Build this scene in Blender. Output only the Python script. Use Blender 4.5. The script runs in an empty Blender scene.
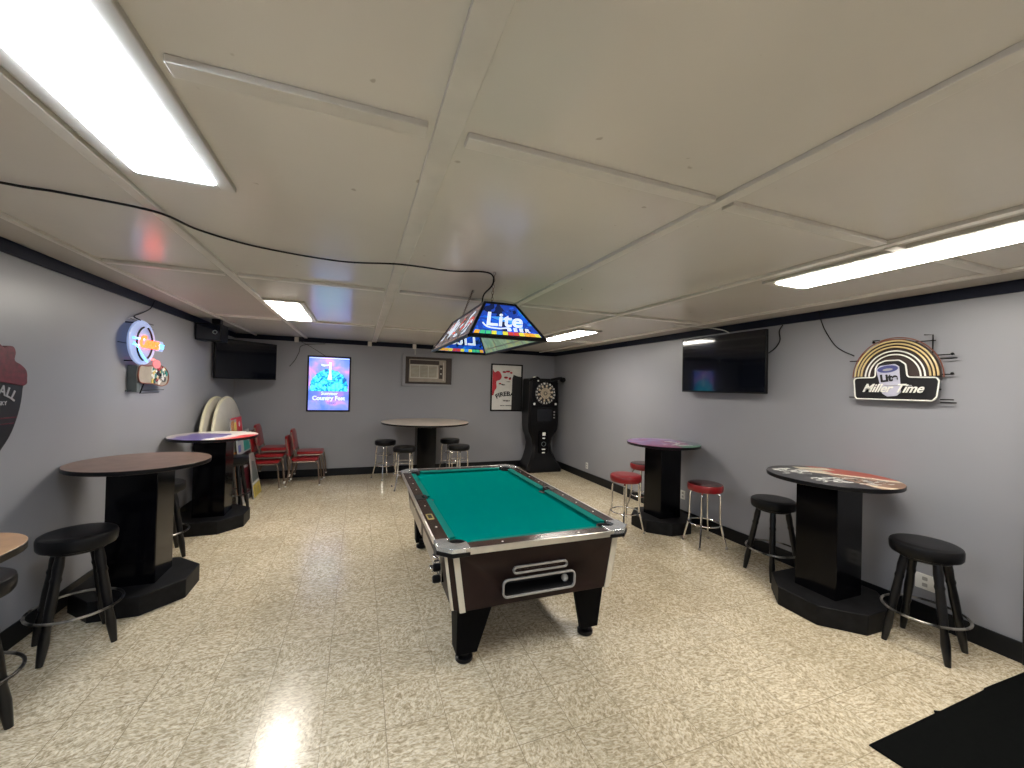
import bpy, bmesh, math, random
from mathutils import Vector, Matrix
PI = math.pi
S = bpy.context.scene
COL = S.collection
random.seed(4)

# ---------------------------------------------------------------- camera
XL, XR, YB, YF, H = -2.062, 4.207, 8.317, -3.4, 2.590
cam_d = bpy.data.cameras.new('camera')
cam = bpy.data.objects.new('camera', cam_d); COL.objects.link(cam)
cam_d.sensor_fit = 'HORIZONTAL'; cam_d.sensor_width = 36.0
cam_d.lens = 400.6 / 1024 * 36.0
cam_d.clip_start = 0.05
r_ = Vector((0.93423, -0.35572, 0.02614)); u_ = Vector((-0.02757, 0.00104, 0.99962)); f_ = Vector((0.35561, 0.93459, 0.00883))
cam.matrix_world = Matrix(((r_.x, u_.x, -f_.x, 0), (r_.y, u_.y, -f_.y, 0), (r_.z, u_.z, -f_.z, 1.76), (0, 0, 0, 1)))
S.camera = cam

# ---------------------------------------------------------------- world, exposure
w = bpy.data.worlds.new('world'); S.world = w; w.use_nodes = True
w.node_tree.nodes['Background'].inputs[0].default_value = (0.5, 0.55, 0.6, 1)
w.node_tree.nodes['Background'].inputs[1].default_value = 0.15
S.view_settings.view_transform = 'Standard'; S.view_settings.look = 'None'
S.view_settings.gamma = 1.0; S.view_settings.use_curve_mapping = False
S.view_settings.exposure = 0.0
LAMP = 47.0            # strength of the fluorescent lenses

# ---------------------------------------------------------------- materials
def new_mat(name):
    m = bpy.data.materials.new(name); m.use_nodes = True
    nt = m.node_tree; b = nt.nodes['Principled BSDF']
    return m, nt, b
def setc(sock, c):
    sock.default_value = (c[0], c[1], c[2], 1)
def noise(nt, scale, detail=2, vec=None, dist=0.0):
    n = nt.nodes.new('ShaderNodeTexNoise'); n.inputs['Scale'].default_value = scale; n.inputs['Detail'].default_value = detail
    n.inputs['Distortion'].default_value = dist
    if vec is not None: nt.links.new(vec, n.inputs['Vector'])
    return n.outputs['Fac']
def objco(nt):
    return nt.nodes.new('ShaderNodeTexCoord').outputs['Object']
def ramp(nt, fac, stops, interp='LINEAR'):
    n = nt.nodes.new('ShaderNodeValToRGB'); n.color_ramp.interpolation = interp
    e = n.color_ramp.elements
    while len(e) < len(stops): e.new(0.5)
    for i, (p, c) in enumerate(stops):
        e[i].position = p; e[i].color = (c[0], c[1], c[2], 1)
    nt.links.new(fac, n.inputs[0]); return n.outputs[0]
def math_(nt, op, a, b=None, c=None, clamp=False):
    n = nt.nodes.new('ShaderNodeMath'); n.operation = op; n.use_clamp = clamp
    for i, v in enumerate((a, b, c)):
        if v is None: continue
        if isinstance(v, (int, float)): n.inputs[i].default_value = v
        else: nt.links.new(v, n.inputs[i])
    return n.outputs[0]
def mix(nt, fac, a, b):
    n = nt.nodes.new('ShaderNodeMix'); n.data_type = 'RGBA'
    for s, v in ((n.inputs[0], fac), (n.inputs[6], a), (n.inputs[7], b)):
        if isinstance(v, (int, float)): s.default_value = v
        elif isinstance(v, tuple): s.default_value = (v[0], v[1], v[2], 1)
        else: nt.links.new(v, s)
    return n.outputs[2]
def sep(nt, v):
    n = nt.nodes.new('ShaderNodeSeparateXYZ'); nt.links.new(v, n.inputs[0]); return n.outputs
def comb(nt, x, y, z=0.0):
    n = nt.nodes.new('ShaderNodeCombineXYZ')
    for i, v in enumerate((x, y, z)):
        if isinstance(v, (int, float)): n.inputs[i].default_value = v
        else: nt.links.new(v, n.inputs[i])
    return n.outputs[0]
def bump(nt, b, h, strength=0.2, dist=0.002):
    n = nt.nodes.new('ShaderNodeBump'); n.inputs['Strength'].default_value = strength; n.inputs['Distance'].default_value = dist
    nt.links.new(h, n.inputs['Height']); nt.links.new(n.outputs[0], b.inputs['Normal'])
def plain(name, col, rough=0.5, metal=0.0, var=0.12, scale=8.0, spec=0.5, coat=0.0, bumpy=0.0, emit=None, es=0.0, sheen=0.0):
    m, nt, b = new_mat(name)
    co = objco(nt); f = noise(nt, scale, 3, co)
    c1 = tuple(max(0, x * (1 - var)) for x in col); c2 = tuple(min(1, x * (1 + var)) for x in col)
    nt.links.new(ramp(nt, f, [(0.3, c1), (0.7, c2)]), b.inputs['Base Color'])
    b.inputs['Roughness'].default_value = rough; b.inputs['Metallic'].default_value = metal
    b.inputs['Specular IOR Level'].default_value = spec; b.inputs['Coat Weight'].default_value = coat
    if bumpy: bump(nt, b, noise(nt, scale * 12, 3, co), bumpy)
    if sheen: b.inputs['Sheen Weight'].default_value = sheen
    if emit:
        setc(b.inputs['Emission Color'], emit); b.inputs['Emission Strength'].default_value = es
    return m

def floor_mat():
    m, nt, b = new_mat('vinyl_tile')
    s = sep(nt, objco(nt)); T = 0.3048
    u = math_(nt, 'DIVIDE', math_(nt, 'ADD', s[0], 0.4357), T); v = math_(nt, 'DIVIDE', s[1], T)
    fu, fv = math_(nt, 'FRACT', u), math_(nt, 'FRACT', v)
    iu, iv = math_(nt, 'FLOOR', u), math_(nt, 'FLOOR', v)
    du = math_(nt, 'ABSOLUTE', math_(nt, 'SUBTRACT', fu, 0.5)); dv = math_(nt, 'ABSOLUTE', math_(nt, 'SUBTRACT', fv, 0.5))
    d = math_(nt, 'MAXIMUM', du, dv)
    line = math_(nt, 'GREATER_THAN', d, 0.4945)
    wn = nt.nodes.new('ShaderNodeTexWhiteNoise'); wn.noise_dimensions = '2D'; nt.links.new(comb(nt, iu, iv), wn.inputs['Vector'])
    par = math_(nt, 'MODULO', math_(nt, 'ADD', math_(nt, 'ADD', iu, iv), 400.0), 2.0)
    # streaks run the long way of each tile, quarter-turned from tile to tile
    wob = noise(nt, 3.0, 2, comb(nt, u, v)); 
    a1 = comb(nt, math_(nt, 'ADD', math_(nt, 'MULTIPLY', u, 1.0), math_(nt, 'MULTIPLY', v, 0.35)), math_(nt, 'MULTIPLY', v, 2.0), math_(nt, 'MULTIPLY', wn.outputs['Value'], 30.0))
    a2 = comb(nt, math_(nt, 'MULTIPLY', u, 1.5), math_(nt, 'ADD', math_(nt, 'MULTIPLY', v, 1.3), math_(nt, 'MULTIPLY', u, -0.3)), math_(nt, 'MULTIPLY', wn.outputs['Value'], 30.0))
    mv = nt.nodes.new('ShaderNodeMix'); mv.data_type = 'VECTOR'
    nt.links.new(par, mv.inputs[0]); nt.links.new(a1, mv.inputs[4]); nt.links.new(a2, mv.inputs[5])
    n1 = noise(nt, 9.5, 3, mv.outputs[1], 0.9); n2 = noise(nt, 17.0, 2, mv.outputs[1], 0.6)
    c = ramp(nt, n1, [(0.36, (0.33, 0.26, 0.165)), (0.45, (0.53, 0.44, 0.30)), (0.53, (0.66, 0.57, 0.41)), (0.62, (0.84, 0.77, 0.62))])
    c2 = ramp(nt, n2, [(0.38, (0.37, 0.30, 0.20)), (0.5, (0.62, 0.53, 0.38)), (0.62, (0.84, 0.76, 0.60))])
    c = mix(nt, 0.4, c, c2)
    big = noise(nt, 0.9, 3, objco(nt))
    dirt = ramp(nt, big, [(0.35, (0.86, 0.85, 0.83)), (0.6, (1, 1, 1))])
    mm = nt.nodes.new('ShaderNodeMix'); mm.data_type = 'RGBA'; mm.blend_type = 'MULTIPLY'; mm.inputs[0].default_value = 1.0
    nt.links.new(c, mm.inputs[6]); nt.links.new(dirt, mm.inputs[7])
    jit = math_(nt, 'ADD', math_(nt, 'MULTIPLY', wn.outputs['Value'], 0.07), 0.95)
    mj = nt.nodes.new('ShaderNodeVectorMath'); mj.operation = 'SCALE'; nt.links.new(mm.outputs[2], mj.inputs[0]); nt.links.new(jit, mj.inputs['Scale'])
    lw = math_(nt, 'MULTIPLY', line, ramp(nt, noise(nt, 1.3, 2, objco(nt)), [(0.35, (0.35,) * 3), (0.6, (0.9,) * 3)]))
    nt.links.new(mix(nt, lw, mj.outputs[0], (0.22, 0.17, 0.11)), b.inputs['Base Color'])
    rr = ramp(nt, noise(nt, 5.0, 3, objco(nt)), [(0.3, (0.15,) * 3), (0.7, (0.25,) * 3)])
    nt.links.new(rr, b.inputs['Roughness']); b.inputs['Specular IOR Level'].default_value = 0.45
    h = math_(nt, 'SUBTRACT', math_(nt, 'MULTIPLY', noise(nt, 4.0, 2, comb(nt, u, v)), 0.6), line)
    bump(nt, b, h, 0.06, 0.002)
    return m
def ceiling_mat():
    m, nt, b = new_mat('gloss_ceiling_paint')
    co = objco(nt)
    c = ramp(nt, noise(nt, 0.8, 4, co), [(0.3, (0.68, 0.645, 0.60)), (0.7, (0.74, 0.71, 0.665))])
    sp = ramp(nt, noise(nt, 16.0, 1, co), [(0.79, (0, 0, 0)), (0.82, (1, 1, 1))])
    nt.links.new(mix(nt, math_(nt, 'MULTIPLY', sp, 0.5), c, (0.30, 0.25, 0.19)), b.inputs['Base Color'])
    b.inputs['Roughness'].default_value = 0.21; b.inputs['Specular IOR Level'].default_value = 0.5
    bump(nt, b, noise(nt, 14.0, 3, co), 0.18, 0.003)
    return m
def wall_mat():
    m, nt, b = new_mat('grey_wall_paint')
    co = objco(nt)
    c = ramp(nt, noise(nt, 0.9, 3, co), [(0.3, (0.262, 0.266, 0.295)), (0.7, (0.290, 0.294, 0.322))])
    nt.links.new(c, b.inputs['Base Color']); b.inputs['Roughness'].default_value = 0.36
    bump(nt, b, noise(nt, 60.0, 3, co), 0.12, 0.001)
    return m
M = {}
M['floor'] = floor_mat(); M['ceil'] = ceiling_mat(); M['wall'] = wall_mat()
M['black_trim'] = plain('black_trim_paint', (0.004, 0.005, 0.007), 0.4, spec=.3)
M['crown'] = plain('navy_black_trim', (0.004, 0.006, 0.018), 0.5, spec=.2)
M['batten'] = plain('batten_paint', (0.68, 0.65, 0.605), 0.35, var=0.05)
M['white_trim'] = plain('white_fixture_trim', (0.50, 0.47, 0.43), 0.4, var=0.05)
M['black_lam'] = plain('black_laminate', (0.002, 0.002, 0.003), 0.13, var=0.3, spec=.2)
M['black_base'] = plain('scuffed_black_base', (0.008, 0.008, 0.009), 0.5, var=0.4, scale=14, spec=.15)
M['black_vinyl'] = plain('black_vinyl', (0.006, 0.006, 0.007), 0.36, var=0.3, bumpy=0.1, spec=.2)
M['black_wood'] = plain('black_painted_wood', (0.005, 0.005, 0.006), 0.28, var=0.4, scale=20, spec=.4)
M['black_plastic'] = plain('black_plastic', (0.003, 0.003, 0.004), 0.35, spec=.22)
M['screen'] = plain('dark_screen', (0.004, 0.005, 0.009), 0.08, var=0.02, coat=0.3)
M['red_vinyl'] = plain('red_vinyl', (0.24, 0.010, 0.013), 0.3, var=0.15, coat=0.15)
M['seat_worn'] = plain('dark_red_worn_vinyl', (0.045, 0.008, 0.010), 0.2, var=0.5, coat=0.3)
M['chrome'] = plain('chrome', (0.85, 0.84, 0.83), 0.14, 1.0, var=0.08)
M['steel'] = plain('dull_steel', (0.42, 0.40, 0.38), 0.3, 1.0, var=0.15)
M['bronze'] = plain('worn_chair_frame', (0.20, 0.15, 0.12), 0.35, 0.6, var=0.2)
M['cloth'] = plain('green_cloth', (0.0, 0.225, 0.20), 0.95, var=0.03, scale=200, spec=0.0)
M['cushion'] = plain('green_cushion', (0.0, 0.20, 0.172), 0.85, var=0.05, scale=200, spec=0.15)
M['rail'] = plain('dark_brown_rail', (0.035, 0.016, 0.014), 0.22, var=0.4, scale=18, coat=0.3)
M['black_leg'] = plain('black_metal_leg', (0.003, 0.003, 0.004), 0.5, spec=.04)
M['cab'] = plain('dark_brown_cabinet', (0.017, 0.0075, 0.0065), 0.42, var=0.2, scale=5, spec=.2)
M['alum'] = plain('brushed_trim', (0.62, 0.60, 0.57), 0.28, 0.85, var=0.08)
M['cream'] = plain('cream_corner_trim', (0.62, 0.57, 0.47), 0.35, 0.1, var=0.06)
M['casting'] = plain('polished_casting', (0.72, 0.74, 0.77), 0.22, .8, var=0.15, scale=15)
M['pocket'] = plain('black_rubber', (0.005, 0.005, 0.006), 0.6)
M['white'] = plain('white_plastic', (0.75, 0.74, 0.70), 0.4, var=0.04)
M['pearl'] = plain('pearl_sight', (0.8, 0.78, 0.72), 0.3)
M['brass'] = plain('yellowed_plate', (0.52, 0.42, 0.16), 0.35, 0.3)
M['grey_trim'] = plain('grey_outline', (0.36, 0.35, 0.34), 0.35, 0.4)
M['inner_brown'] = plain('slot_liner', (0.05, 0.028, 0.02), 0.5)
M['wood_top'] = plain('brown_woodgrain_laminate', (0.155, 0.095, 0.070), 0.34, var=0.25, scale=10)
M['tan_top'] = plain('tan_woodgrain_laminate', (0.30, 0.165, 0.085), 0.35, var=0.2, scale=10)
M['beige_top'] = plain('beige_laminate', (0.62, 0.54, 0.46), 0.35, var=0.08)
M['offwhite'] = plain('offwhite_folding_table', (0.56, 0.53, 0.46), 0.45, var=0.05)
M['ivory'] = plain('ivory_rim', (0.66, 0.62, 0.45), 0.4, var=0.05)
M['red_paint'] = plain('red_print', (0.50, 0.012, 0.030), 0.4)
M['dkred'] = plain('dark_red_print', (0.10, 0.006, 0.016), 0.45, var=0.35, scale=30)
M['white_print'] = plain('white_print', (0.72, 0.72, 0.70), 0.4, var=0.05)
M['grey_print'] = plain('grey_print', (0.34, 0.34, 0.36), 0.4)
M['black_print'] = plain('black_print', (0.008, 0.008, 0.010), 0.4)
M['teal_print'] = plain('teal_print', (0.02, 0.22, 0.20), 0.45)
M['orange_print'] = plain('orange_print', (0.50, 0.20, 0.05), 0.45)
M['yellow_print'] = plain('yellow_print', (0.66, 0.52, 0.12), 0.45)
M['slate_print'] = plain('slate_print', (0.12, 0.14, 0.14), 0.45)
M['blue_print'] = plain('blue_print', (0.08, 0.10, 0.30), 0.45)
M['tan_tube'] = plain('unlit_yellow_tube', (0.62, 0.48, 0.24), 0.2)
M['white_tube'] = plain('unlit_white_tube', (0.85, 0.85, 0.80), 0.2, var=0.03)
M['copper'] = plain('copper_red_rod', (0.22, 0.07, 0.04), 0.35)
M['can_blue'] = plain('can_blue', (0.06, 0.07, 0.22), 0.35)
M['can_white'] = plain('can_white', (0.50, 0.50, 0.62), 0.35, var=0.05)
M['ac_body'] = plain('window_unit_beige', (0.34, 0.30, 0.25), 0.5)
M['ac_grille'] = plain('window_unit_grille', (0.42, 0.41, 0.34), 0.5)
M['ac_light'] = plain('window_unit_bezel', (0.58, 0.56, 0.50), 0.45)
M['dark_brown'] = plain('dark_brown', (0.045, 0.03, 0.026), 0.5)
M['mat'] = plain('black_floor_mat', (0.004, 0.0045, 0.0045), 0.85, spec=.04, bumpy=0.4, scale=30)
M['dart_cream'] = plain('dart_cream', (0.50, 0.42, 0.31), 0.5)
M['socket'] = plain('socket_slots', (0.35, 0.34, 0.32), 0.4)
def glow(name, col, s, base=None):
    return plain(name, base or col, 0.3, emit=col, es=s, var=0.05)
M['lens_cool'] = glow('fluorescent_lens_cool', (0.80, 0.89, 1.0), LAMP, (0.9, 0.9, 0.9))
M['lens_warm'] = glow('fluorescent_lens_warm', (1.0, 0.94, 0.84), LAMP, (0.9, 0.9, 0.9))
M['neon_blue'] = glow('lit_blue_tube', (0.16, 0.62, 1.0), 2.0)
M['neon_pale'] = glow('lit_pale_blue_disc', (0.30, 0.42, 0.78), 0.5, (0.3, 0.35, 0.5))
M['neon_orange'] = glow('lit_orange_tube', (1.0, 0.075, 0.015), 6.0)
M['neon_red'] = glow('lit_red_tube', (1.0, 0.06, 0.05), 9.0)
M['neon_pink'] = glow('lit_pink_panel', (0.8, 0.25, 0.25), 0.5, (0.5, 0.15, 0.15))

def poster_lit():
    m, nt, b = new_mat('backlit_blue_poster')
    s = sep(nt, objco(nt)); x, y = s[0], s[1]           # x -0.34..0.34, y -0.49..0.49
    n = noise(nt, 3.2, 3, objco(nt), 0.4)
    bg = ramp(nt, n, [(0.34, (0.10, 0.20, 0.75)), (0.48, (0.22, 0.26, 0.80)), (0.60, (0.60, 0.26, 0.75)), (0.70, (0.14, 0.36, 0.85))])
    # splash: an upper half ellipse of turquoise water
    ex = math_(nt, 'DIVIDE', x, 0.335); ey = math_(nt, 'DIVIDE', math_(nt, 'ADD', y, 0.09), 0.37)
    rr = math_(nt, 'ADD', math_(nt, 'MULTIPLY', ex, ex), math_(nt, 'MULTIPLY', ey, ey))
    edge = math_(nt, 'ADD', rr, math_(nt, 'MULTIPLY', math_(nt, 'SUBTRACT', noise(nt, 16, 2, objco(nt)), 0.5), 0.5))
    ins = math_(nt, 'MULTIPLY', math_(nt, 'LESS_THAN', edge, 0.95), math_(nt, 'GREATER_THAN', y, -0.14))
    water = ramp(nt, noise(nt, 17, 3, objco(nt), 1.0), [(0.36, (0.0, 0.10, 0.38)), (0.47, (0.0, 0.42, 0.75)), (0.60, (0.10, 0.75, 0.95))])
    c = mix(nt, ins, bg, water)
    dk = math_(nt, 'MULTIPLY', math_(nt, 'LESS_THAN', y, -0.14), math_(nt, 'GREATER_THAN', y, -0.31))
    c = mix(nt, math_(nt, 'MULTIPLY', dk, 0.45), c, (0.04, 0.10, 0.42))
    setc(b.inputs['Base Color'], (0.02, 0.02, 0.03)); nt.links.new(c, b.inputs['Emission Color'])
    b.inputs['Emission Strength'].default_value = 1.7; b.inputs['Roughness'].default_value = 0.2
    return m
M['poster_lit'] = poster_lit()
M['glow_white'] = glow('backlit_white_print', (0.75, 0.92, 1.0), 1.1)
M['glow_aqua'] = glow('backlit_aqua_print', (0.10, 0.80, 0.95), 1.0)

def top_art(name, kind):
    """printed table tops: bands across s (left to right of the table) and t (depth), each with its own print"""
    m, nt, b = new_mat(name); o = objco(nt); s_ = sep(nt, o)
    s = math_(nt, 'ADD', math_(nt, 'MULTIPLY', s_[0], 0.935 / 0.45), math_(nt, 'MULTIPLY', s_[1], -0.356 / 0.45))
    t = math_(nt, 'ADD', math_(nt, 'MULTIPLY', s_[0], 0.356 / 0.45), math_(nt, 'MULTIPLY', s_[1], 0.935 / 0.45))
    n = noise(nt, 6, 3, o, 0.5); wv = math_(nt, 'MULTIPLY', math_(nt, 'SUBTRACT', n, 0.5), 0.35)
    sp = noise(nt, 30, 3, o, 0.8)
    if kind == 'poker':
        c = mix(nt, math_(nt, 'MULTIPLY', math_(nt, 'GREATER_THAN', noise(nt, 3, 1, o), 0.5), 0.6), (0.012, 0.012, 0.014), (0.05, 0.05, 0.055))
        def band(slope, c0, half, s0, s1, col, c):
            d = math_(nt, 'ABSOLUTE', math_(nt, 'SUBTRACT', math_(nt, 'ADD', t, math_(nt, 'MULTIPLY', wv, .5)), math_(nt, 'ADD', math_(nt, 'MULTIPLY', s, slope), c0)))
            k = math_(nt, 'MULTIPLY', math_(nt, 'LESS_THAN', d, half), math_(nt, 'MULTIPLY', math_(nt, 'GREATER_THAN', s, s0), math_(nt, 'LESS_THAN', s, s1)))
            return mix(nt, k, c, col)
        c = band(-0.8, 1.35, 1.05, .22, 1.2, (0.40, 0.075, 0.045), c)
        c = band(-0.8, -.62, .92, .02, .95, (0.22, 0.12, 0.07), c)
        c = band(-0.8, -.75, .10, .05, .95, (0.64, 0.52, 0.38), c)
        c = band(-0.8, .30, .10, -.15, 1.0, (0.70, 0.60, 0.47), c)
        c = band(-0.15, .72, .13, -.12, .50, (0.68, 0.60, 0.47), c)
        c = band(-0.3, .45, .09, -.20, .25, (0.60, 0.50, 0.38), c)
    elif kind == 'purple':
        c = ramp(nt, math_(nt, 'ADD', n, math_(nt, 'MULTIPLY', t, 0.12)), [(0.35, (0.20, 0.02, 0.10)), (0.45, (0.30, 0.10, 0.24)), (0.56, (0.16, 0.12, 0.30)), (0.66, (0.34, 0.26, 0.42))])
        c = mix(nt, math_(nt, 'GREATER_THAN', math_(nt, 'ADD', s, wv), 0.62), c, (0.11, 0.13, 0.17))
        g = math_(nt, 'MULTIPLY', math_(nt, 'GREATER_THAN', s, 0.15), math_(nt, 'LESS_THAN', math_(nt, 'ADD', t, wv), -0.45))
        c = mix(nt, g, c, (0.03, 0.17, 0.09))
    else:
        c = ramp(nt, math_(nt, 'ADD', math_(nt, 'MULTIPLY', math_(nt, 'ADD', s, 1.0), 0.5), wv),
                 [(0.16, (0.42, 0.38, 0.36)), (0.22, (0.13, 0.10, 0.30)), (0.60, (0.10, 0.10, 0.34)), (0.66, (0.78, 0.76, 0.74)), (0.80, (0.72, 0.30, 0.26)), (0.86, (0.55, 0.06, 0.06))], 'CONSTANT')
        wf = math_(nt, 'GREATER_THAN', math_(nt, 'ADD', t, math_(nt, 'MULTIPLY', wv, 2.0)), 0.35)
        c = mix(nt, wf, c, (0.72, 0.68, 0.62))
    nt.links.new(c, b.inputs['Base Color']); b.inputs['Roughness'].default_value = 0.3
    b.inputs['Specular IOR Level'].default_value = 0.3
    return m
M['top_poker'] = top_art('printed_top_black_red', 'poker'); M['top_purple'] = top_art('printed_top_purple', 'purple'); M['top_flag'] = top_art('printed_top_blue_red', 'flag')
def dim_glass(name, cols, es, sc=14):
    m, nt, b = new_mat(name)
    c = ramp(nt, noise(nt, sc, 2, objco(nt), 1.2), cols, 'CONSTANT')
    nt.links.new(c, b.inputs['Base Color']); nt.links.new(c, b.inputs['Emission Color']); b.inputs['Emission Strength'].default_value = es
    b.inputs['Roughness'].default_value = 0.12
    return m
M['glass_blue'] = dim_glass('lit_blue_glass', [(0.0, (0.005, 0.012, 0.06)), (0.42, (0.01, 0.05, 0.38)), (0.55, (0.01, 0.10, 0.62)), (0.66, (0.01, 0.28, 0.48))], 0.8, 9)
M['glass_side'] = dim_glass('amber_white_glass', [(0.0, (0.10, 0.08, 0.09)), (0.42, (0.30, 0.22, 0.18)), (0.50, (0.06, 0.06, 0.14)), (0.56, (0.40, 0.34, 0.32)), (0.62, (0.30, 0.07, 0.04)), (0.68, (0.70, 0.68, 0.64))], 0.5, 11)
M['glass_green'] = dim_glass('pale_green_glass', [(0.0, (0.30, 0.46, 0.30)), (0.5, (0.40, 0.56, 0.38)), (0.62, (0.50, 0.60, 0.30))], 0.35, 6)
for nm, c in (('g_yellow', (0.75, 0.70, 0.05)), ('g_green', (0.05, 0.50, 0.22)), ('g_red', (0.60, 0.05, 0.03)), ('g_orange', (0.85, 0.40, 0.03)), ('g_white', (0.75, 0.85, 1.0)), ('g_lblue', (0.05, 0.30, 0.85))):
    M[nm] = glow('lit_' + nm[2:] + '_glass', c, 0.75)

# ---------------------------------------------------------------- mesh helpers
def BM(): return bmesh.new()
def xf(m3=None): return m3 if m3 is not None else Matrix.Identity(4)
def box(bm, c, s, mi=0, mat=None):
    m = Matrix.Translation(Vector(c)) @ Matrix.Diagonal((s[0], s[1], s[2], 1))
    if mat is not None: m = mat @ m
    r = bmesh.ops.create_cube(bm, size=1.0, matrix=m)
    fs = {f for v in r['verts'] for f in v.link_faces}
    for f in fs: f.material_index = mi
    return r['verts']
def bx(bm, x0, x1, y0, y1, z0, z1, mi=0, mat=None):
    return box(bm, ((x0 + x1) / 2, (y0 + y1) / 2, (z0 + z1) / 2), (x1 - x0, y1 - y0, z1 - z0), mi, mat)
def tube(bm, pts, r, seg=10, closed=False, mi=0, radii=None):
    pts = [Vector(p) for p in pts]; n = len(pts); rings = []
    up = None
    for i, p in enumerate(pts):
        a = pts[(i - 1) % n] if (closed or i > 0) else p
        b = pts[(i + 1) % n] if (closed or i < n - 1) else p
        d = (b - a).normalized()
        if up is None:
            up = Vector((0, 0, 1)) if abs(d.z) < 0.9 else Vector((1, 0, 0))
        s = d.cross(up).normalized(); up = s.cross(d).normalized()
        rr = radii[i] if radii else r
        rings.append([bm.verts.new(p + rr * (math.cos(2 * PI * k / seg) * s + math.sin(2 * PI * k / seg) * up)) for k in range(seg)])
    for i in range(n if closed else n - 1):
        A, B = rings[i], rings[(i + 1) % n]
        for k in range(seg):
            f = bm.faces.new((A[k], A[(k + 1) % seg], B[(k + 1) % seg], B[k])); f.material_index = mi
    if not closed:
        bm.faces.new(rings[0][::-1]).material_index = mi; bm.faces.new(rings[-1]).material_index = mi
def spline(pts, n=8, closed=False):
    pts = [Vector(p) for p in pts]; out = []; N = len(pts)
    for i in range(N if closed else N - 1):
        if closed: p0, p1, p2, p3 = pts[(i - 1) % N], pts[i], pts[(i + 1) % N], pts[(i + 2) % N]
        else: p0, p1, p2, p3 = pts[max(i - 1, 0)], pts[i], pts[i + 1], pts[min(i + 2, N - 1)]
        for k in range(n):
            t = k / n
            out.append(0.5 * ((2 * p1) + (-p0 + p2) * t + (2 * p0 - 5 * p1 + 4 * p2 - p3) * t * t + (-p0 + 3 * p1 - 3 * p2 + p3) * t ** 3))
    if not closed: out.append(pts[-1])
    return out
def lathe(bm, prof, seg=40, c=(0, 0, 0), mat=None, mi=0, mis=None):
    rings = []
    for r, z in prof:
        if r < 1e-5:
            v = Vector((c[0], c[1], c[2] + z)); rings.append([bm.verts.new(mat @ v if mat is not None else v)])
        else:
            rg = []
            for k in range(seg):
                v = Vector((c[0] + r * math.cos(2 * PI * k / seg), c[1] + r * math.sin(2 * PI * k / seg), c[2] + z))
                rg.append(bm.verts.new(mat @ v if mat is not None else v))
            rings.append(rg)
    for i in range(len(rings) - 1):
        A, B = rings[i], rings[i + 1]
        for k in range(seg):
            k2 = (k + 1) % seg
            if len(A) == 1 and len(B) == 1: break
            if len(A) == 1: f = bm.faces.new((A[0], B[k2], B[k]))
            elif len(B) == 1: f = bm.faces.new((A[k], A[k2], B[0]))
            else: f = bm.faces.new((A[k], A[k2], B[k2], B[k]))
            f.material_index = mis[i] if mis else mi
def prism(bm, pts, z0, z1, mi=0, mat=None, side_mi=None):
    """polygon in local xy, extruded z0..z1"""
    T = mat if mat is not None else Matrix.Identity(4)
    a = [bm.verts.new(T @ Vector((p[0], p[1], z0))) for p in pts]
    b = [bm.verts.new(T @ Vector((p[0], p[1], z1))) for p in pts]
    f1 = bm.faces.new(a[::-1]); f2 = bm.faces.new(b); f1.material_index = f2.material_index = mi
    n = len(pts)
    for i in range(n):
        f = bm.faces.new((a[i], a[(i + 1) % n], b[(i + 1) % n], b[i])); f.material_index = mi if side_mi is None else side_mi
def loft(bm, secs, mi=0, cap=True):
    rs = [[bm.verts.new(Vector(p)) for p in s] for s in secs]; n = len(rs[0])
    for i in range(len(rs) - 1):
        for k in range(n):
            f = bm.faces.new((rs[i][k], rs[i][(k + 1) % n], rs[i + 1][(k + 1) % n], rs[i + 1][k])); f.material_index = mi
    if cap:
        bm.faces.new(rs[0][::-1]).material_index = mi; bm.faces.new(rs[-1]).material_index = mi
def rrect(x0, x1, y0, y1, r, n=6):
    out = []
    for cx, cy, a0 in ((x1 - r, y1 - r, 0), (x0 + r, y1 - r, 90), (x0 + r, y0 + r, 180), (x1 - r, y0 + r, 270)):
        for k in range(n + 1):
            a = math.radians(a0 + 90 * k / n); out.append((cx + r * math.cos(a), cy + r * math.sin(a)))
    return out
def circ(cx, cy, rx, ry=None, n=40, a0=0, a1=360):
    ry = rx if ry is None else ry
    full = abs(a1 - a0) >= 360; m = n if full else n + 1
    return [(cx + rx * math.cos(math.radians(a0 + (a1 - a0) * k / n)), cy + ry * math.sin(math.radians(a0 + (a1 - a0) * k / n))) for k in range(m)]
def text_bm(bm, s, size, depth, org=(0, 0, 0), shear=0.0, arc=None, mat=None, mi=0, sx=1.0, align='CENTER', bold=0.0):
    cu = bpy.data.curves.new('t', 'FONT'); cu.body = s; cu.size = size; cu.extrude = depth / 2; cu.align_x = align; cu.shear = shear; cu.offset = bold; cu.resolution_u = 4
    o = bpy.data.objects.new('t', cu); COL.objects.link(o)
    dg = bpy.context.evaluated_depsgraph_get(); me = bpy.data.meshes.new_from_object(o.evaluated_get(dg))
    for v in me.vertices:
        x, y, z = v.co.x * sx, v.co.y, v.co.z
        if arc:
            R0, cx, cy = arc; th = x / abs(R0)
            if R0 > 0: x, y = cx + (R0 + y) * math.sin(th), cy + (R0 + y) * math.cos(th)
            else: x, y = cx + (-R0 - y) * math.sin(th), cy - (-R0 - y) * math.cos(th)
        p = Vector((x + org[0], y + org[1], z + org[2]))
        v.co = mat @ p if mat is not None else p
    for p in me.polygons: p.material_index = mi
    bm.from_mesh(me)
    bpy.data.objects.remove(o); bpy.data.curves.remove(cu); bpy.data.meshes.remove(me)
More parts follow.
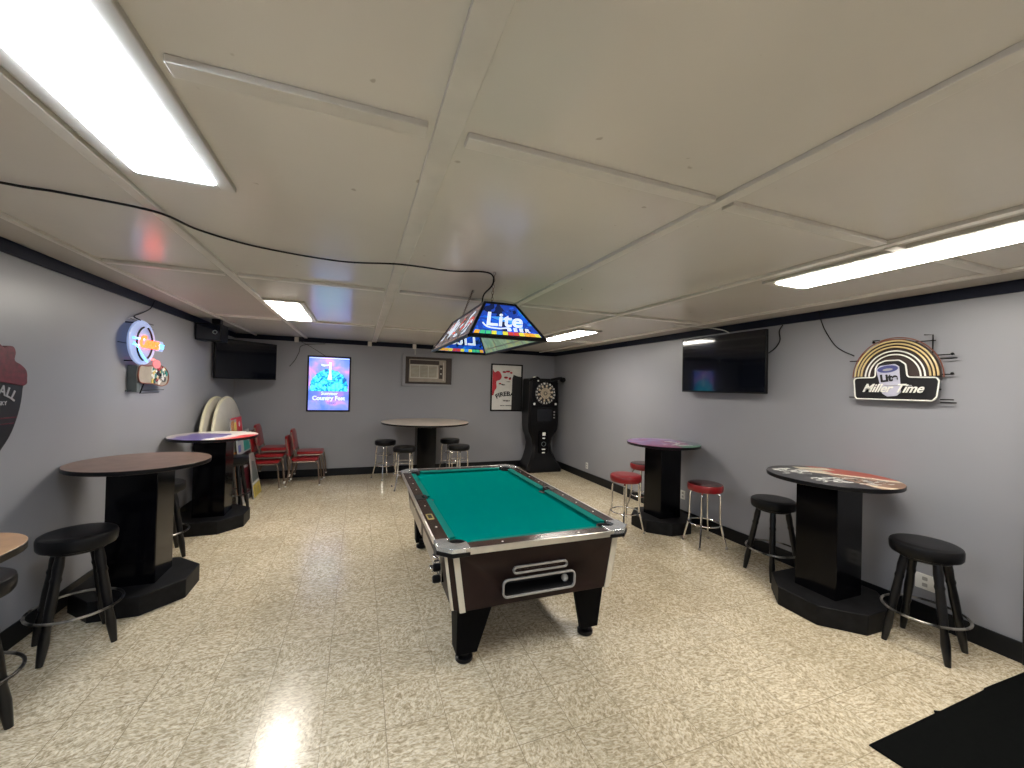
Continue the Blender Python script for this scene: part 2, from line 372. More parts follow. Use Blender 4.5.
def obj(name, bm, mats, parent=None, bevel=0.0, angle=35, label=None):
    me = bpy.data.meshes.new(name)
    bmesh.ops.recalc_face_normals(bm, faces=bm.faces[:])
    bm.to_mesh(me); bm.free()
    if not isinstance(mats, (list, tuple)): mats = [mats]
    for m in mats: me.materials.append(m)
    for p in me.polygons: p.use_smooth = True
    me.set_sharp_from_angle(angle=math.radians(angle))
    o = bpy.data.objects.new(name, me); COL.objects.link(o)
    if parent is not None: o.parent = parent
    if bevel:
        md = o.modifiers.new('bevel', 'BEVEL'); md.width = bevel; md.segments = 2; md.limit_method = 'ANGLE'; md.angle_limit = math.radians(40)
    if label: o['label'] = label
    return o
def thing(name, label, cat, loc=(0, 0, 0), rotz=0.0, group=None, basis=None):
    o = bpy.data.objects.new(name, None); COL.objects.link(o); o.empty_display_size = 0.1
    if basis is not None:
        u, v, w_ = [Vector(b) for b in basis]
        o.matrix_world = Matrix(((u.x, v.x, w_.x, loc[0]), (u.y, v.y, w_.y, loc[1]), (u.z, v.z, w_.z, loc[2]), (0, 0, 0, 1)))
    else:
        o.location = loc; o.rotation_euler = (0, 0, rotz)
    o['label'] = label; o['category'] = cat
    if group: o['group'] = group
    return o
def tag(o, label, cat, group=None):
    o['label'] = label; o['category'] = cat
    if group: o['group'] = group
    return o
def struct(name, bm, m, bevel=0.0):
    o = obj(name, bm, m, bevel=bevel); o['kind'] = 'structure'; return o
def dup(root, loc, rotz, label, group=None, z=None):
    r = root.copy(); COL.objects.link(r); r.location = loc; r.rotation_euler = (0, 0, rotz); r['label'] = label
    if group: r['group'] = group
    for ch in list(root.children):
        c = ch.copy(); COL.objects.link(c); c.parent = r
        for g in ch.children:
            d = g.copy(); COL.objects.link(d); d.parent = c
    return r
BACK = ((1, 0, 0), (0, 0, 1), (0, -1, 0)); LEFT = ((0, 1, 0), (0, 0, 1), (1, 0, 0)); RIGHT = ((0, -1, 0), (0, 0, 1), (-1, 0, 0))

# ---------------------------------------------------------------- room
bm = BM(); bx(bm, XL - .1, XR + .1, YF - .1, YB + .1, -0.1, 0); struct('floor', bm, M['floor'])
bm = BM(); bx(bm, XL - .1, XR + .1, YF - .1, YB + .1, H, H + 0.1); struct('ceiling', bm, M['ceil'])
bm = BM(); bx(bm, XL - .1, XL, YF, YB, 0, H); struct('wall_left', bm, M['wall'])
bm = BM(); bx(bm, XR, XR + .1, YF, YB, 0, H); struct('wall_right', bm, M['wall'])
bm = BM(); bx(bm, XL - .1, XR + .1, YB, YB + .1, 0, H); struct('wall_back', bm, M['wall'])
bm = BM(); bx(bm, XL - .1, XR + .1, YF - .1, YF, 0, H); struct('wall_front', bm, M['wall'])
bm = BM(); bx(bm, XL, XL + .015, YF, YB, 0, .14); struct('baseboard_left', bm, M['black_trim'], .003)
bm = BM(); bx(bm, XR - .015, XR, YF, YB - .015, 0, .14); struct('baseboard_right', bm, M['black_trim'], .003)
bm = BM(); bx(bm, XL + .015, XR, YB - .015, YB, 0, .14); struct('baseboard_back', bm, M['black_trim'], .003)
k = 0
for a in ((XL, XL + .02, YF, YB), (XR - .02, XR, YF, YB), (XL + .02, XR - .02, YB - .02, YB)):
    k += 1; bm = BM(); bx(bm, a[0], a[1], a[2], a[3], H - .085, H); struct('trim_%d' % k, bm, M['crown'], .004)
# black casing at the end of the right wall
bm = BM(); bx(bm, XR - .03, XR, 1.17, 1.285, 0, H - .085); struct('trim_4', bm, M['black_trim'], .004)
k = 4
# ceiling battens: one wide run at x = .25 and narrow ones every 4 ft, cross battens every 8 ft
for x, wd in ((-1.75, .035), (-0.95, .05), (0.245, .085), (1.43, .055), (2.62, .05), (3.82, .05)):
    k += 1; bm = BM(); bx(bm, x - wd / 2, x + wd / 2, YF, YB - .02, H - (.012 if wd > .08 else .020), H); struct('trim_%d' % k, bm, M['batten'], .003)
for y in (-1.16, 1.30, 3.67, 6.04):
    xs = [(-1.72, -0.985), (-0.91, .19), (.30, 1.39), (1.47, 2.585), (2.655, 3.79)]
    for a, b_ in xs:
        if y == 1.30 and a == -0.91: a = -.50
        k += 1; bm = BM(); bx(bm, a + .01, b_ - .01, y - .03, y + .03, H - .022, H); struct('trim_%d' % k, bm, M['batten'], .003)
for x in (-1.10, .165, 1.02):                     # painted block ends over the black trim
    k += 1; bm = BM(); bx(bm, x - .035, x + .035, YB - .045, YB - .02, H - .10, H - .005); struct('trim_%d' % k, bm, M['batten'], .003)

# ---------------------------------------------------------------- ceiling lights
def ceiling_light(x0, x1, y0, y1, label, lens):
    t = thing('ceiling_light', label, 'ceiling light', ((x0 + x1) / 2, (y0 + y1) / 2, H), group='long fluorescent lights on the ceiling')
    hx, hy = (x1 - x0) / 2, (y1 - y0) / 2; f = .055
    bm = BM()
    bx(bm, -hx - f, -hx, -hy - f, hy + f, -.022, 0); bx(bm, hx, hx + f, -hy - f, hy + f, -.022, 0)
    bx(bm, -hx, hx, -hy - f, -hy, -.022, 0); bx(bm, -hx, hx, hy, hy + f, -.022, 0)
    obj('frame', bm, M['white_trim'], t, .003)
    bm = BM(); prism(bm, rrect(-hx + .002, hx - .002, -hy + .002, hy - .002, .02, 3), -.030, -.002)
    obj('diffuser', bm, M[lens], t, .006)
    return t
ceiling_light(-.845, -.575, .76, 1.99, 'large bright ceiling light above the left foreground', 'lens_cool')
ceiling_light(-.915, -.610, 4.66, 5.88, 'small looking ceiling light left of centre, far end, before the lit blue poster', 'lens_warm')
ceiling_light(2.83, 3.11, 4.86, 6.08, 'ceiling light at the far right end, beyond the hanging pool table lamp', 'lens_warm')
ceiling_light(2.80, 3.10, .82, 2.045, 'long ceiling light on the right, above the wall television and table', 'lens_warm')
ceiling_light(-.845, -.575, -2.6, -1.38, 'ceiling light behind the camera on the left', 'lens_cool')
ceiling_light(2.80, 3.10, -2.6, -1.38, 'ceiling light behind the camera on the right', 'lens_warm')

# ---------------------------------------------------------------- pool table
PX, PY = 1.127, 3.475
pt = thing('pool_table', 'coin operated pool table with green cloth and dark brown cabinet in the room centre', 'pool table', (PX, PY, 0))
HX, HY = .672, 1.18; ZT = .80
# cabinet: four tapering walls, floor, with two recesses in the near end
def cab_w(z): return .618 - (.76 - z) * .15
ytop, ybot = 1.125, 1.115
bm = BM()
z0, z1 = .40, .762
def cq(z): a = cab_w(z) ; b_ = ybot + (ytop - ybot) * (z - z0) / (z1 - z0); c = .045; return a, b_, c
def csec(z):
    a, b_, c = cq(z)
    return [(-a + c, -b_, z), (a - c, -b_, z), (a, -b_ + c, z), (a, b_ - c, z), (a - c, b_, z), (-a + c, b_, z), (-a, b_ - c, z), (-a, -b_ + c, z)]
loft(bm, [csec(z0), csec(z1)])
cabo = obj('cabinet', bm, M['cab'], pt, .003)
cut = BM(); bx(cut, -.250, .240, -1.30, -.98, .458, .551); cuo = obj('cutter', cut, M['pocket'])
md = cabo.modifiers.new('cut', 'BOOLEAN'); md.object = cuo; md.operation = 'DIFFERENCE'; md.solver = 'EXACT'
cuo.location = (PX, PY, 0); bpy.context.view_layer.update()
dg = bpy.context.evaluated_depsgraph_get(); me2 = bpy.data.meshes.new_from_object(cabo.evaluated_get(dg)); cabo.modifiers.clear(); cabo.data = me2
bpy.data.objects.remove(cuo)
# corner trims: two pale strips per corner with the dark chamfer between
for sx in (-1, 1):
    for sy in (-1, 1):
        bm = BM()
        secs = []
        for z in (z0 - .004, z1):
            a, b_, c = cq(z); e = .006
            secs.append([(sx * (a - c - .028), sy * (b_ + e), z), (sx * (a - c + .008), sy * (b_ + e), z), (sx * (a - c + .008), sy * (b_ - .01), z), (sx * (a - c - .028), sy * (b_ - .01), z)])
        loft(bm, secs)
        secs = []
        for z in (z0 - .004, z1):
            a, b_, c = cq(z); e = .006
            secs.append([(sx * (a + e), sy * (b_ - c - .028), z), (sx * (a + e), sy * (b_ - c + .008), z), (sx * (a - .01), sy * (b_ - c + .008), z), (sx * (a - .01), sy * (b_ - c - .028), z)])
        loft(bm, secs)
        obj('corner_trim', bm, M['cream'], pt, .002, label='cream corner strips')
# end panel openings
yf = -(ytop) - .001
E = Matrix(((1, 0, 0, 0), (0, 0, 1, 0), (0, 1, 0, 0), (0, 0, 0, 1)))     # local xy -> xz, local z -> y
def ring_prism(bm, outer, inner, z0_, z1_, mat=None, mi=0):
    T = mat if mat is not None else Matrix.Identity(4); n = len(outer)
    vs = [[bm.verts.new(T @ Vector((p[0], p[1], z))) for p in L] for L, z in ((outer, z0_), (outer, z1_), (inner, z1_), (inner, z0_))]
    for i in range(n):
        for j in range(4):
            A, B = vs[j], vs[(j + 1) % 4]
            bm.faces.new((A[i], A[(i + 1) % n], B[(i + 1) % n], B[i])).material_index = mi
for (a, b_, c, d, r, nm, inner) in ((-.195, .19, .588, .636, .022, 'upper_slot', 'cab'), (-.262, .252, .445, .562, .035, 'ball_return', 'pocket')):
    bm = BM()
    ring_prism(bm, rrect(a, b_, c, d, r), rrect(a + .011, b_ - .011, c + .011, d - .011, r * .7), yf - .012, yf + .004, E, 0)
    o = obj(nm, bm, M['grey_trim'], pt, .002, label='grey outlined opening')
    if nm == 'upper_slot':
        bm = BM(); prism(bm, rrect(a + .01, b_ - .01, c + .01, d - .01, r * .7), yf - .003, yf + .002, 0, E); obj('slot_face', bm, M[inner], o)
    else:
        bm = BM(); bx(bm, a + .013, b_ - .013, yf + .005, yf + .140, .4585, .462); bx(bm, a + .013, b_ - .013, yf + .136, yf + .140, .462, .550); bx(bm, a + .013, a + .016, yf + .005, yf + .14, .462, .55); bx(bm, b_ - .016, b_ - .013, yf + .005, yf + .14, .462, .55); bx(bm, a + .013, b_ - .013, yf + .005, yf + .14, .547, .5505)
        obj('return_liner', bm, M['pocket'], o)
cb = BM(); bmesh.ops.create_uvsphere(cb, u_segments=24, v_segments=16, radius=.024, matrix=Matrix.Translation((PX + .205, PY + yf + .055, .4865)))
tag(obj('cue_ball', cb, M['white']), 'white cue ball lying in the ball return of the pool table', 'ball')
# legs
lt = [(-.556, -.356, -1.105, -.90, -.53, -.40, -1.03, -.90)]
for sx in (-1, 1):
    for sy in (-1, 1):
        bm = BM()
        def L(z, x_out, x_in, y_out, y_in):
            th = .035
            P_ = [(x_out, y_out), (x_in, y_out), (x_in, y_out - th), (x_out - th, y_out - th), (x_out - th, y_in), (x_out, y_in)]
            return [(sx * p[0], sy * p[1], z) for p in P_]
        loft(bm, [L(.405, .525, .290, 1.055, .86), L(.07, .515, .380, 1.01, .89)])
        g = obj('leg', bm, M['black_leg'], pt, .003)
        bm = BM(); lathe(bm, [(0, 0), (.050, 0), (.056, .008), (.056, .026), (.040, .034), (.030, .036), (.026, .085), (0, .085)], 28, (sx * .449, sy * .950, 0))
        obj('leveler_foot', bm, M['black_plastic'], g)
# bed, cushions, rails
bm = BM(); bx(bm, -.60, .60, -1.10, 1.10, .7625, .770); obj('cloth_bed', bm, M['cloth'], pt)
BX, BY = .527, 1.027                           # cushion nose lines
def cushion(p0, p1, inward):
    """p0,p1 nose ends at z .79; profile goes outwards; mitred ends"""
    bm = BM(); p0 = Vector(p0); p1 = Vector(p1); n = -Vector(inward); d = (p1 - p0).normalized(); w_ = .052
    secs = []
    for p, s in ((p0, -1), (p1, 1)):
        q = p + n * w_ + d * s * .030
        secs.append([(p.x, p.y, .788), (p.x, p.y, .795), (q.x, q.y, .802), (q.x, q.y, .768), (p.x + n.x * .02, p.y + n.y * .02, .768)])
    loft(bm, secs); obj('cushion', bm, M['cushion'], pt, .002)
cg, sg = .085, .055
for sy in (-1, 1): cushion((-BX + cg, sy * BY, 0), (BX - cg, sy * BY, 0), (0, -sy, 0))
for sx in (-1, 1):
    cushion((sx * BX, -BY + cg, 0), (sx * BX, -sg, 0), (-sx, 0, 0)); cushion((sx * BX, sg, 0), (sx * BX, BY - cg, 0), (-sx, 0, 0))
RI, RYI = BX + .050, BY + .050
for sy in (-1, 1):
    bm = BM(); bx(bm, -HX + .18, HX - .18, min(sy * RYI, sy * (HY - .010)), max(sy * RYI, sy * (HY - .010)), .765, .803)
    g = obj('end_rail', bm, M['rail'], pt, .004)
    for q in (-.27, 0, .27):
        bm = BM(); lathe(bm, [(0, .8032), (.007, .8032), (.007, .8045), (0, .8045)], 12, (q, sy * (RYI + .052), 0)); obj('sight', bm, M['pearl'], g)
    bm = BM(); bx(bm, -HX + .15, HX - .15, min(sy * (HY - .012), sy * HY), max(sy * (HY - .012), sy * HY), .766, .806)
    obj('edge_trim', bm, M['alum'], g, .004, label='bright metal edge')
for sx in (-1, 1):
    for sy in (-1, 1):
        bm = BM(); y0, y1 = sorted((sy * .075, sy * (HY - .18)))
        bx(bm, min(sx * RI, sx * (HX - .010)), max(sx * RI, sx * (HX - .010)), y0, y1, .765, .803)
        g = obj('side_rail', bm, M['rail'], pt, .004)
        for q in (.26, .50, .76):
            bm = BM(); lathe(bm, [(0, .8032), (.007, .8032), (.007, .8045), (0, .8045)], 12, (sx * (RI + .038), sy * q, 0)); obj('sight', bm, M['pearl'], g)
    bm = BM(); bx(bm, min(sx * (HX - .012), sx * HX), max(sx * (HX - .012), sx * HX), -HY + .13, HY - .13, .768, .806)
    obj('edge_trim', bm, M['alum'], pt, .004, label='bright metal edge')
    # side pocket cap
    bm = BM()
    ring_prism(bm, [(sx * RI, -.075), (sx * (HX - .012), -.075), (sx * (HX - .012), .075), (sx * RI, .075)][::sx] , [(sx * (BX + .03), -.045), (sx * (BX + .075), -.04), (sx * (BX + .075), .04), (sx * (BX + .03), .045)][::sx], .768, .806)
    obj('side_pocket', bm, M['pocket'], pt, .002)
    bm = BM(); lathe(bm, [(0, .7705), (.052, .7705), (.052, .773), (0, .773)], 28, (sx * (BX + .028), 0, 0)); obj('pocket_hole', bm, M['pocket'], pt)
for sx in (-1, 1):
    for sy in (-1, 1):
        # corner casting: L-shaped plate with a chamfered outside corner and a round mouth
        c = .075; e = .185
        outer = [(HX - e, HY), (HX - c, HY), (HX, HY - c), (HX, HY - e), (RI - .004, HY - e)]
        px_, py_, pr_ = BX + .012, BY + .012, .058
        arc = [(px_ + pr_ * math.cos(math.radians(a)), py_ + pr_ * math.sin(math.radians(a))) for a in range(-40, 131, 10)]
        poly = outer + arc + [(HX - e, RYI - .004)]
        poly = [(sx * p[0], sy * p[1]) for p in poly]
        if sx * sy < 0: poly = poly[::-1]
        bm = BM(); prism(bm, poly, .772, .811); 
        g = obj('corner_casting', bm, M['casting'], pt, .003, label='polished metal corner')
        sk = [(HX - e, HY + .004), (HX - c + .002, HY + .004), (HX + .004, HY - c + .002), (HX + .004, HY - e), (HX - .012, HY - e), (HX - .012, HY - c - .006), (HX - c - .006, HY - .012), (HX - e, HY - .012)]
        sk = [(sx * p[0], sy * p[1]) for p in sk]
        if sx * sy < 0: sk = sk[::-1]
        bm = BM(); prism(bm, sk, .758, .784); obj('corner_skirt', bm, M['black_plastic'], g, .004)
        bm = BM(); lathe(bm, [(0, .7705), (.055, .7705), (.055, .773), (0, .773)], 28, (sx * (px_), sy * (py_), 0)); obj('pocket_hole', bm, M['pocket'], g)
        bm = BM()
        ring_prism(bm, [(sx * (px_ + .062 * math.cos(math.radians(a))), sy * (py_ + .062 * math.sin(math.radians(a)))) for a in range(0, 360, 15)],
                   [(sx * (px_ + .054 * math.cos(math.radians(a))), sy * (py_ + .054 * math.sin(math.radians(a)))) for a in range(0, 360, 15)], .76, .790)
        obj('pocket_liner', bm, M['pocket'], g)
# rail plate, coin slide, lock and badges on the near left side
bm = BM(); prism(bm, rrect(-.645, -.598, -.60, -.475, .010, 3), .803, .806); o = obj('rail_plate', bm, M['brass'], pt, label='yellowed card plate')
bm = BM(); prism(bm, rrect(-.635, -.608, -.575, -.50, .004, 2), .806, .807); obj('card', bm, M['black_print'], o)
def sx_(z): return -(cab_w(z)) - .001
bm = BM(); bx(bm, -.590, -.560, -.86, -.60, .47, .70); obj('coin_door', bm, M['black_lam'], pt, .003)
bm = BM()
bx(bm, -.606, -.585, -.85, -.72, .52, .685); bx(bm, -.64, -.600, -.835, -.775, .60, .63); bx(bm, -.66, -.600, -.83, -.78, .535, .56)
obj('coin_slide', bm, M['chrome'], pt, .003)
bm = BM(); 
for zz in (.50, .575):
    lathe(bm, [(0, 0), (.022, 0), (.026, .01), (.026, .04), (.018, .05), (0, .05)], 20, (0, 0, 0), Matrix.Translation((-.60, -.86, zz)) @ Matrix.Rotation(-PI / 2, 4, 'Y'))
obj('coin_knob', bm, M['black_plastic'], pt)
bm = BM(); bx(bm, -.586, -.555, -.52, -.02, .44, .70); obj('side_access_panel', bm, M['steel'], pt, .003)
bm = BM(); bx(bm, -.586, -.555, .10, .93, .44, .70); o = obj('side_panel', bm, M['steel'], pt, .003)
bm = BM(); ring_prism(bm, circ(0, 0, .042), circ(0, 0, .034), 0, .006, Matrix.Translation((-.586, .50, .60)) @ Matrix.Rotation(-PI / 2, 4, 'Y')); obj('keyhole_ring', bm, M['chrome'], o)
bm = BM(); ring_prism(bm, circ(0, 0, .022), circ(0, 0, .006), 0, .012, Matrix.Translation((-.586, -.42, .64)) @ Matrix.Rotation(-PI / 2, 4, 'Y')); obj('lock', bm, M['chrome'], pt)

# ---------------------------------------------------------------- pool table lamp
lx, ly = .95, 3.30
lm = thing('billiard_lamp', 'stained glass pool table lamp with blue Lite Beer end panel hanging on chains', 'hanging lamp', (lx, ly, 2.10))
bw, bl, tw, tl, hz = .28, .72, .118, .52, .27
B = [(-bw, -bl, .0), (bw, -bl, .0), (bw, bl, .0), (-bw, bl, .0)]; T_ = [(-tw, -tl, hz), (tw, -tl, hz), (tw, tl, hz), (-tw, tl, hz)]
bm = BM(); r = .011
for i in range(4):
    j = (i + 1) % 4
    tube(bm, [B[i], B[j]], .012, 8); tube(bm, [T_[i], T_[j]], .012, 8); tube(bm, [B[i], T_[i]], .012, 8)
obj('lamp_frame', bm, M['black_plastic'], lm)
bm = BM(); bx(bm, -tw, tw, -tl, tl, hz - .004, hz + .008); obj('top_plate', bm, M['black_plastic'], lm)
def panel_basis(i):
    j = (i + 1) % 4; b0, b1, t0, t1 = Vector(B[i]), Vector(B[j]), Vector(T_[i]), Vector(T_[j])
    u = (b1 - b0).normalized(); mid = (b0 + b1) / 2; tm = (t0 + t1) / 2; v = (tm - mid).normalized(); n = u.cross(v)
    hgt = (tm - mid).length
    return Matrix(((u.x, v.x, n.x, mid.x), (u.y, v.y, n.y, mid.y), (u.z, v.z, n.z, mid.z), (0, 0, 0, 1))), (b1 - b0).length / 2, (t1 - t0).length / 2, hgt
cols = ['g_orange', 'g_green', 'g_green', 'g_yellow', 'g_lblue', 'g_yellow', 'g_red', 'g_red', 'g_yellow', 'g_orange', 'g_orange', 'g_yellow']
for i, (gm) in enumerate(('glass_blue', 'glass_green', 'glass_blue', 'glass_side')):
    T, hb, ht, hh = panel_basis(i)
    bm = BM(); prism(bm, [(-hb, 0), (hb, 0), (ht, hh), (-ht, hh)], -.003, .003, 0, T)
    p = obj('glass_panel', bm, M[gm], lm)
    def wid(v): return hb + (ht - hb) * v / hh
    if i in (0, 2):
        for k_ in range(12):
            bm = BM(); w0, w1 = wid(.022), wid(.052); a, b_ = -1 + 2 * k_ / 12 + .01, -1 + 2 * (k_ + 1) / 12 - .01
            prism(bm, [(a * w0 * .93, .022), (b_ * w0 * .93, .022), (b_ * w1 * .93, .052), (a * w1 * .93, .052)], .003, .006, 0, T)
            prism(bm, [(a * w0 * .93, .022), (b_ * w0 * .93, .022), (b_ * w1 * .93, .052), (a * w1 * .93, .052)], -.006, -.003, 0, T)
            obj('coloured_tile', bm, M[cols[k_]], p)
        bm = BM(); prism(bm, [(-.11, .19), (-.02, .20), (.07, .185), (.115, .15), (.13, .09), (.06, .13), (-.05, .165)], .003, .0045, 0, T); obj('light_blue_swirl', bm, M['g_lblue'], p)
        bm = BM()
        text_bm(bm, 'Lite', .185, .004, (-.015, .105, .006), shear=.25, mat=T, bold=.003)
        text_bm(bm, 'B E E R', .042, .004, (.085, .062, .006), mat=T, sx=1.35, bold=.0015)
        if i == 2: text_bm(bm, 'Lite', .185, .002, (-.015, .105, -.006), shear=.25, mat=T, bold=.003)
        tube(bm, [T @ Vector(q) for q in spline([(-.17, .125, .006), (-.14, .088, .006), (-.06, .078, .006), (.0, .088, .006)], 6)], .005, 6)
        obj('lettering', bm, M['g_white'], p, label='white Lite Beer lettering')
        bm = BM(); prism(bm, [(-wid(.015) * .97, .0), (wid(.015) * .97, 0), (wid(.02) * .97, .018), (-wid(.02) * .97, .018)], -.008, .008, 0, T); obj('lead_strip', bm, M['black_plastic'], p)
    else:
        bm = BM()
        for a in (-.33, .33): tube(bm, [T @ Vector((a, 0, 0)), T @ Vector((a * ht / hb, hh, 0))], .007, 6)
        tube(bm, [T @ Vector((-hb * .97, .05, .0)), T @ Vector((hb * .97, .05, .0))], .006, 6)
        obj('lead_strip', bm, M['steel'], p)
        if i == 3:
            rq = random.Random(5); bm = BM()
            for q in range(46):
                cx = rq.uniform(-.5, .5); cy = rq.uniform(.07, .24); L_ = rq.uniform(.03, .08); W_ = L_ * .3; R_ = T @ Matrix.Translation((cx, cy, 0)) @ Matrix.Rotation(rq.uniform(-.5, 1.2), 4, 'Z')
                prism(bm, [(-L_, -W_), (L_, -W_ * .5), (L_ * .8, W_), (-L_ * .7, W_ * .6)], .003, .0045 + q * .00004, rq.choice([0, 0, 0, 1, 2]), R_)
            obj('painted_design', bm, [M['g_white'], M['g_red'], M['black_print']], p)
# bulbs holder inside
bm = BM()
for q in (-.3, .3):
    lathe(bm, [(0, 0), (.02, 0), (.02, -.05), (.032, -.085), (.036, -.11), (.025, -.14), (0, -.15)], 20, (0, q, hz - .004))
obj('bulb', bm, M['white'], lm)
def chain(p0, p1, parent):
    bm = BM(); p0 = Vector(p0); p1 = Vector(p1); n = max(4, int((p1 - p0).length / .022)); d = (p1 - p0).normalized()
    s = d.cross(Vector((0, 1, 0.1))).normalized(); t2 = s.cross(d)
    for k_ in range(n):
        c = p0 + (p1 - p0) * ((k_ + .5) / n); a = s if k_ % 2 else t2
        tube(bm, [c + d * .014 * math.cos(2 * PI * q / 10) + a * .008 * math.sin(2 * PI * q / 10) for q in range(10)], .0024, 5, True)
    obj('chain', bm, M['bronze'], parent)
zc = H - 2.10
chain((-.06, -.50, hz), (-.06, -.55, zc), lm); chain((-.06, .50, hz), (-.06, .04, zc), lm)
bm = BM()
for yy in (-.55, .04):
    tube(bm, [Vector((-.06, yy, zc)) + Vector((.010 * math.sin(a / 10 * 2 * PI), 0, -.012 + .012 * math.cos(a / 10 * 2 * PI))) for a in range(11)], .002, 6)
obj('ceiling_hook', bm, M['steel'], lm)
# power cord running over the ceiling down into the lamp
bm = BM(); zc = H - .012
pts = spline([(-2.02, 2.20, zc - .01), (-1.443, 2.353, zc - .008), (-1.273, 2.391, zc), (-.939, 2.404, zc - .02), (-.842, 2.667, zc), (-.593, 2.844, zc), (-.144, 2.906, zc - .006), (.229, 2.751, zc - .02), (.576, 2.807, zc - .004), (.80, 2.74, zc), (.865, 2.71, zc - .03), (.87, 2.74, H - .10), (.84, 2.84, 2.44), (.845, 2.90, 2.385)], 8)
tube(bm, pts, .006, 6); tag(obj('power_cord', bm, M['black_plastic']), 'black power cord sagging along the ceiling to the pool table lamp', 'cord')

# ---------------------------------------------------------------- bar tables
def bar_table(x, y, label, top, r=.455, rotz=0.0, zt=1.09, pw=.16, br=.36, shape=None, ptop=None, base=True, pillar_off=(0, 0)):
    t = thing('bar_table', label, 'table', (x, y, 0), rotz, group='tall black pedestal tables')
    bm = BM()
    if shape: prism(bm, shape, zt - .032, zt, 0, side_mi=1)
    else: prism(bm, circ(0, 0, r, n=72), zt - .032, zt, 0, side_mi=1)
    obj('tabletop', bm, [top, M['black_plastic']], t, .004)
    ox, oy = pillar_off
    bm = BM(); bx(bm, ox - pw, ox + pw, oy - pw, oy + pw, .13, zt - .033); obj('pedestal', bm, M['black_lam'], t, .006)
    bm = BM(); R8 = br / math.cos(PI / 8)
    prism(bm, [(ox + R8 * math.cos(PI / 8 + k_ * PI / 4), oy + R8 * math.sin(PI / 8 + k_ * PI / 4)) for k_ in range(8)], 0, .15); obj('base', bm, M['black_base'], t, .006)
    return t
t1 = bar_table(-1.612, 4.065, 'tall round table with plain brown top by the left wall, black stool in front', M['wood_top'], r=.445, zt=1.095, pillar_off=(-.01, .035))
t2 = bar_table(-1.608, 5.76, 'tall round table with blue, white and red printed top by the left wall', M['top_flag'], r=.447, zt=1.095, pillar_off=(-.01, .05))
t3 = bar_table(3.715, 2.19, 'tall round table with black, tan and red printed top between two black stools', M['top_poker'], pillar_off=(-.02, .0), br=.37)
t4 = bar_table(3.745, 4.21, 'tall round table with purple printed top among red stools by the right wall', M['top_purple'])
t5 = bar_table(1.17, 7.515, 'large tall round table with beige top at the back wall under the window unit', M['beige_top'], r=.79, pw=.17, zt=1.085)
t6 = bar_table(-1.74, 1.90, 'tan topped table with rounded corner cut off by the left edge of the photo', M['tan_top'], shape=rrect(-.31, .50, -.42, .50, .24, 8), br=.28, zt=1.08)
# white lettering and figures printed on two tops
def letters_on_top(par, lines, mat_, z, rot=-.364):
    bm = BM(); Rz = Matrix.Rotation(rot, 4, 'Z')
    for s, size, x, y, ang in lines: text_bm(bm, s, size, .0006, (0, 0, 0), mat=Rz @ Matrix.Translation((x, y, z)) @ Matrix.Rotation(ang, 4, 'Z'), bold=size * .02)
    return obj('top_print', bm, mat_, par)
def scribble(par, n, box_, mat_, z, rot=-.364, seed=1, size=(.02, .06)):
    rnd = random.Random(seed); bm = BM(); Rz = Matrix.Rotation(rot, 4, 'Z')
    for _ in range(n):
        x = rnd.uniform(box_[0], box_[1]); y = rnd.uniform(box_[2], box_[3]); a = rnd.uniform(-.5, .5); L_ = rnd.uniform(*size)
        if math.hypot(x, y) + L_ * .55 > .425: continue
        W_ = L_ * rnd.uniform(.15, .4)
        prism(bm, [(-L_ / 2, -W_ / 2), (L_ * .4, -W_ * .6), (L_ / 2, W_ / 3), (0, W_ / 2), (-L_ * .4, W_ * .3)], z, z + .0005, 0, Rz @ Matrix.Translation((x, y, 0)) @ Matrix.Rotation(a, 4, 'Z'))
    return obj('top_print', bm, mat_, par)
scribble(t3, 34, (-.36, -.08, .06, .30), M['white_print'], 1.0905, seed=3, size=(.05, .10)); scribble(t3, 22, (-.26, -.04, -.24, -.06), M['white_print'], 1.0905, seed=5, size=(.05, .10))
scribble(t3, 24, (.02, .27, -.32, -.08), M['white_print'], 1.0905, seed=8, size=(.04, .08)); scribble(t3, 14, (.05, .28, -.28, -.04), M['black_print'], 1.0912, seed=9, size=(.03, .08))
scribble(t4, 22, (.08, .27, -.28, .12), M['white_print'], 1.0905, seed=11, size=(.05, .11)); scribble(t4, 5, (-.10, .02, -.30, -.05), M['white_print'], 1.0905, seed=12, size=(.04, .08))

# ---------------------------------------------------------------- stools
def black_stool(loc, rotz, label, group='black wooden bar stools'):
    t = thing('bar_stool', label, 'stool', loc, rotz, group=group)
    bm = BM(); lathe(bm, [(0, .645), (.168, .645), (.182, .650), (.190, .664), (.192, .690), (.192, .712), (.187, .727), (.172, .737), (.155, .740), (.10, .742), (0, .743)], 44)
    obj('seat', bm, M['black_vinyl'], t)
    bm = BM(); lathe(bm, [(0, .622), (.135, .622), (.145, .630), (.145, .646), (0, .646)], 36); obj('seat_plate', bm, M['black_wood'], t)
    for k_ in range(4):
        a = PI / 4 + k_ * PI / 2; bm = BM(); c, s = math.cos(a), math.sin(a)
        pr = [(.635, .118, .019), (.56, .131, .024), (.50, .141, .021), (.48, .145, .025), (.46, .148, .021), (.36, .166, .023), (.30, .177, .022), (.255, .185, .020), (.235, .188, .024), (.215, .192, .018), (.13, .207, .023), (.06, .219, .019), (0, .230, .014)]
        tube(bm, [(c * r_q, s * r_q, z) for z, r_q, q in pr], 0, 14, radii=[q * 1.15 for _, _, q in pr]); obj('leg', bm, M['black_wood'], t, angle=60)
    bm = BM(); tube(bm, [(.225 * math.cos(2 * PI * q / 48), .225 * math.sin(2 * PI * q / 48), .25) for q in range(48)], .0085, 10, True)
    obj('foot_ring', bm, M['steel'] if False else M['ring_metal'], t, label='worn metal foot ring')
    return t
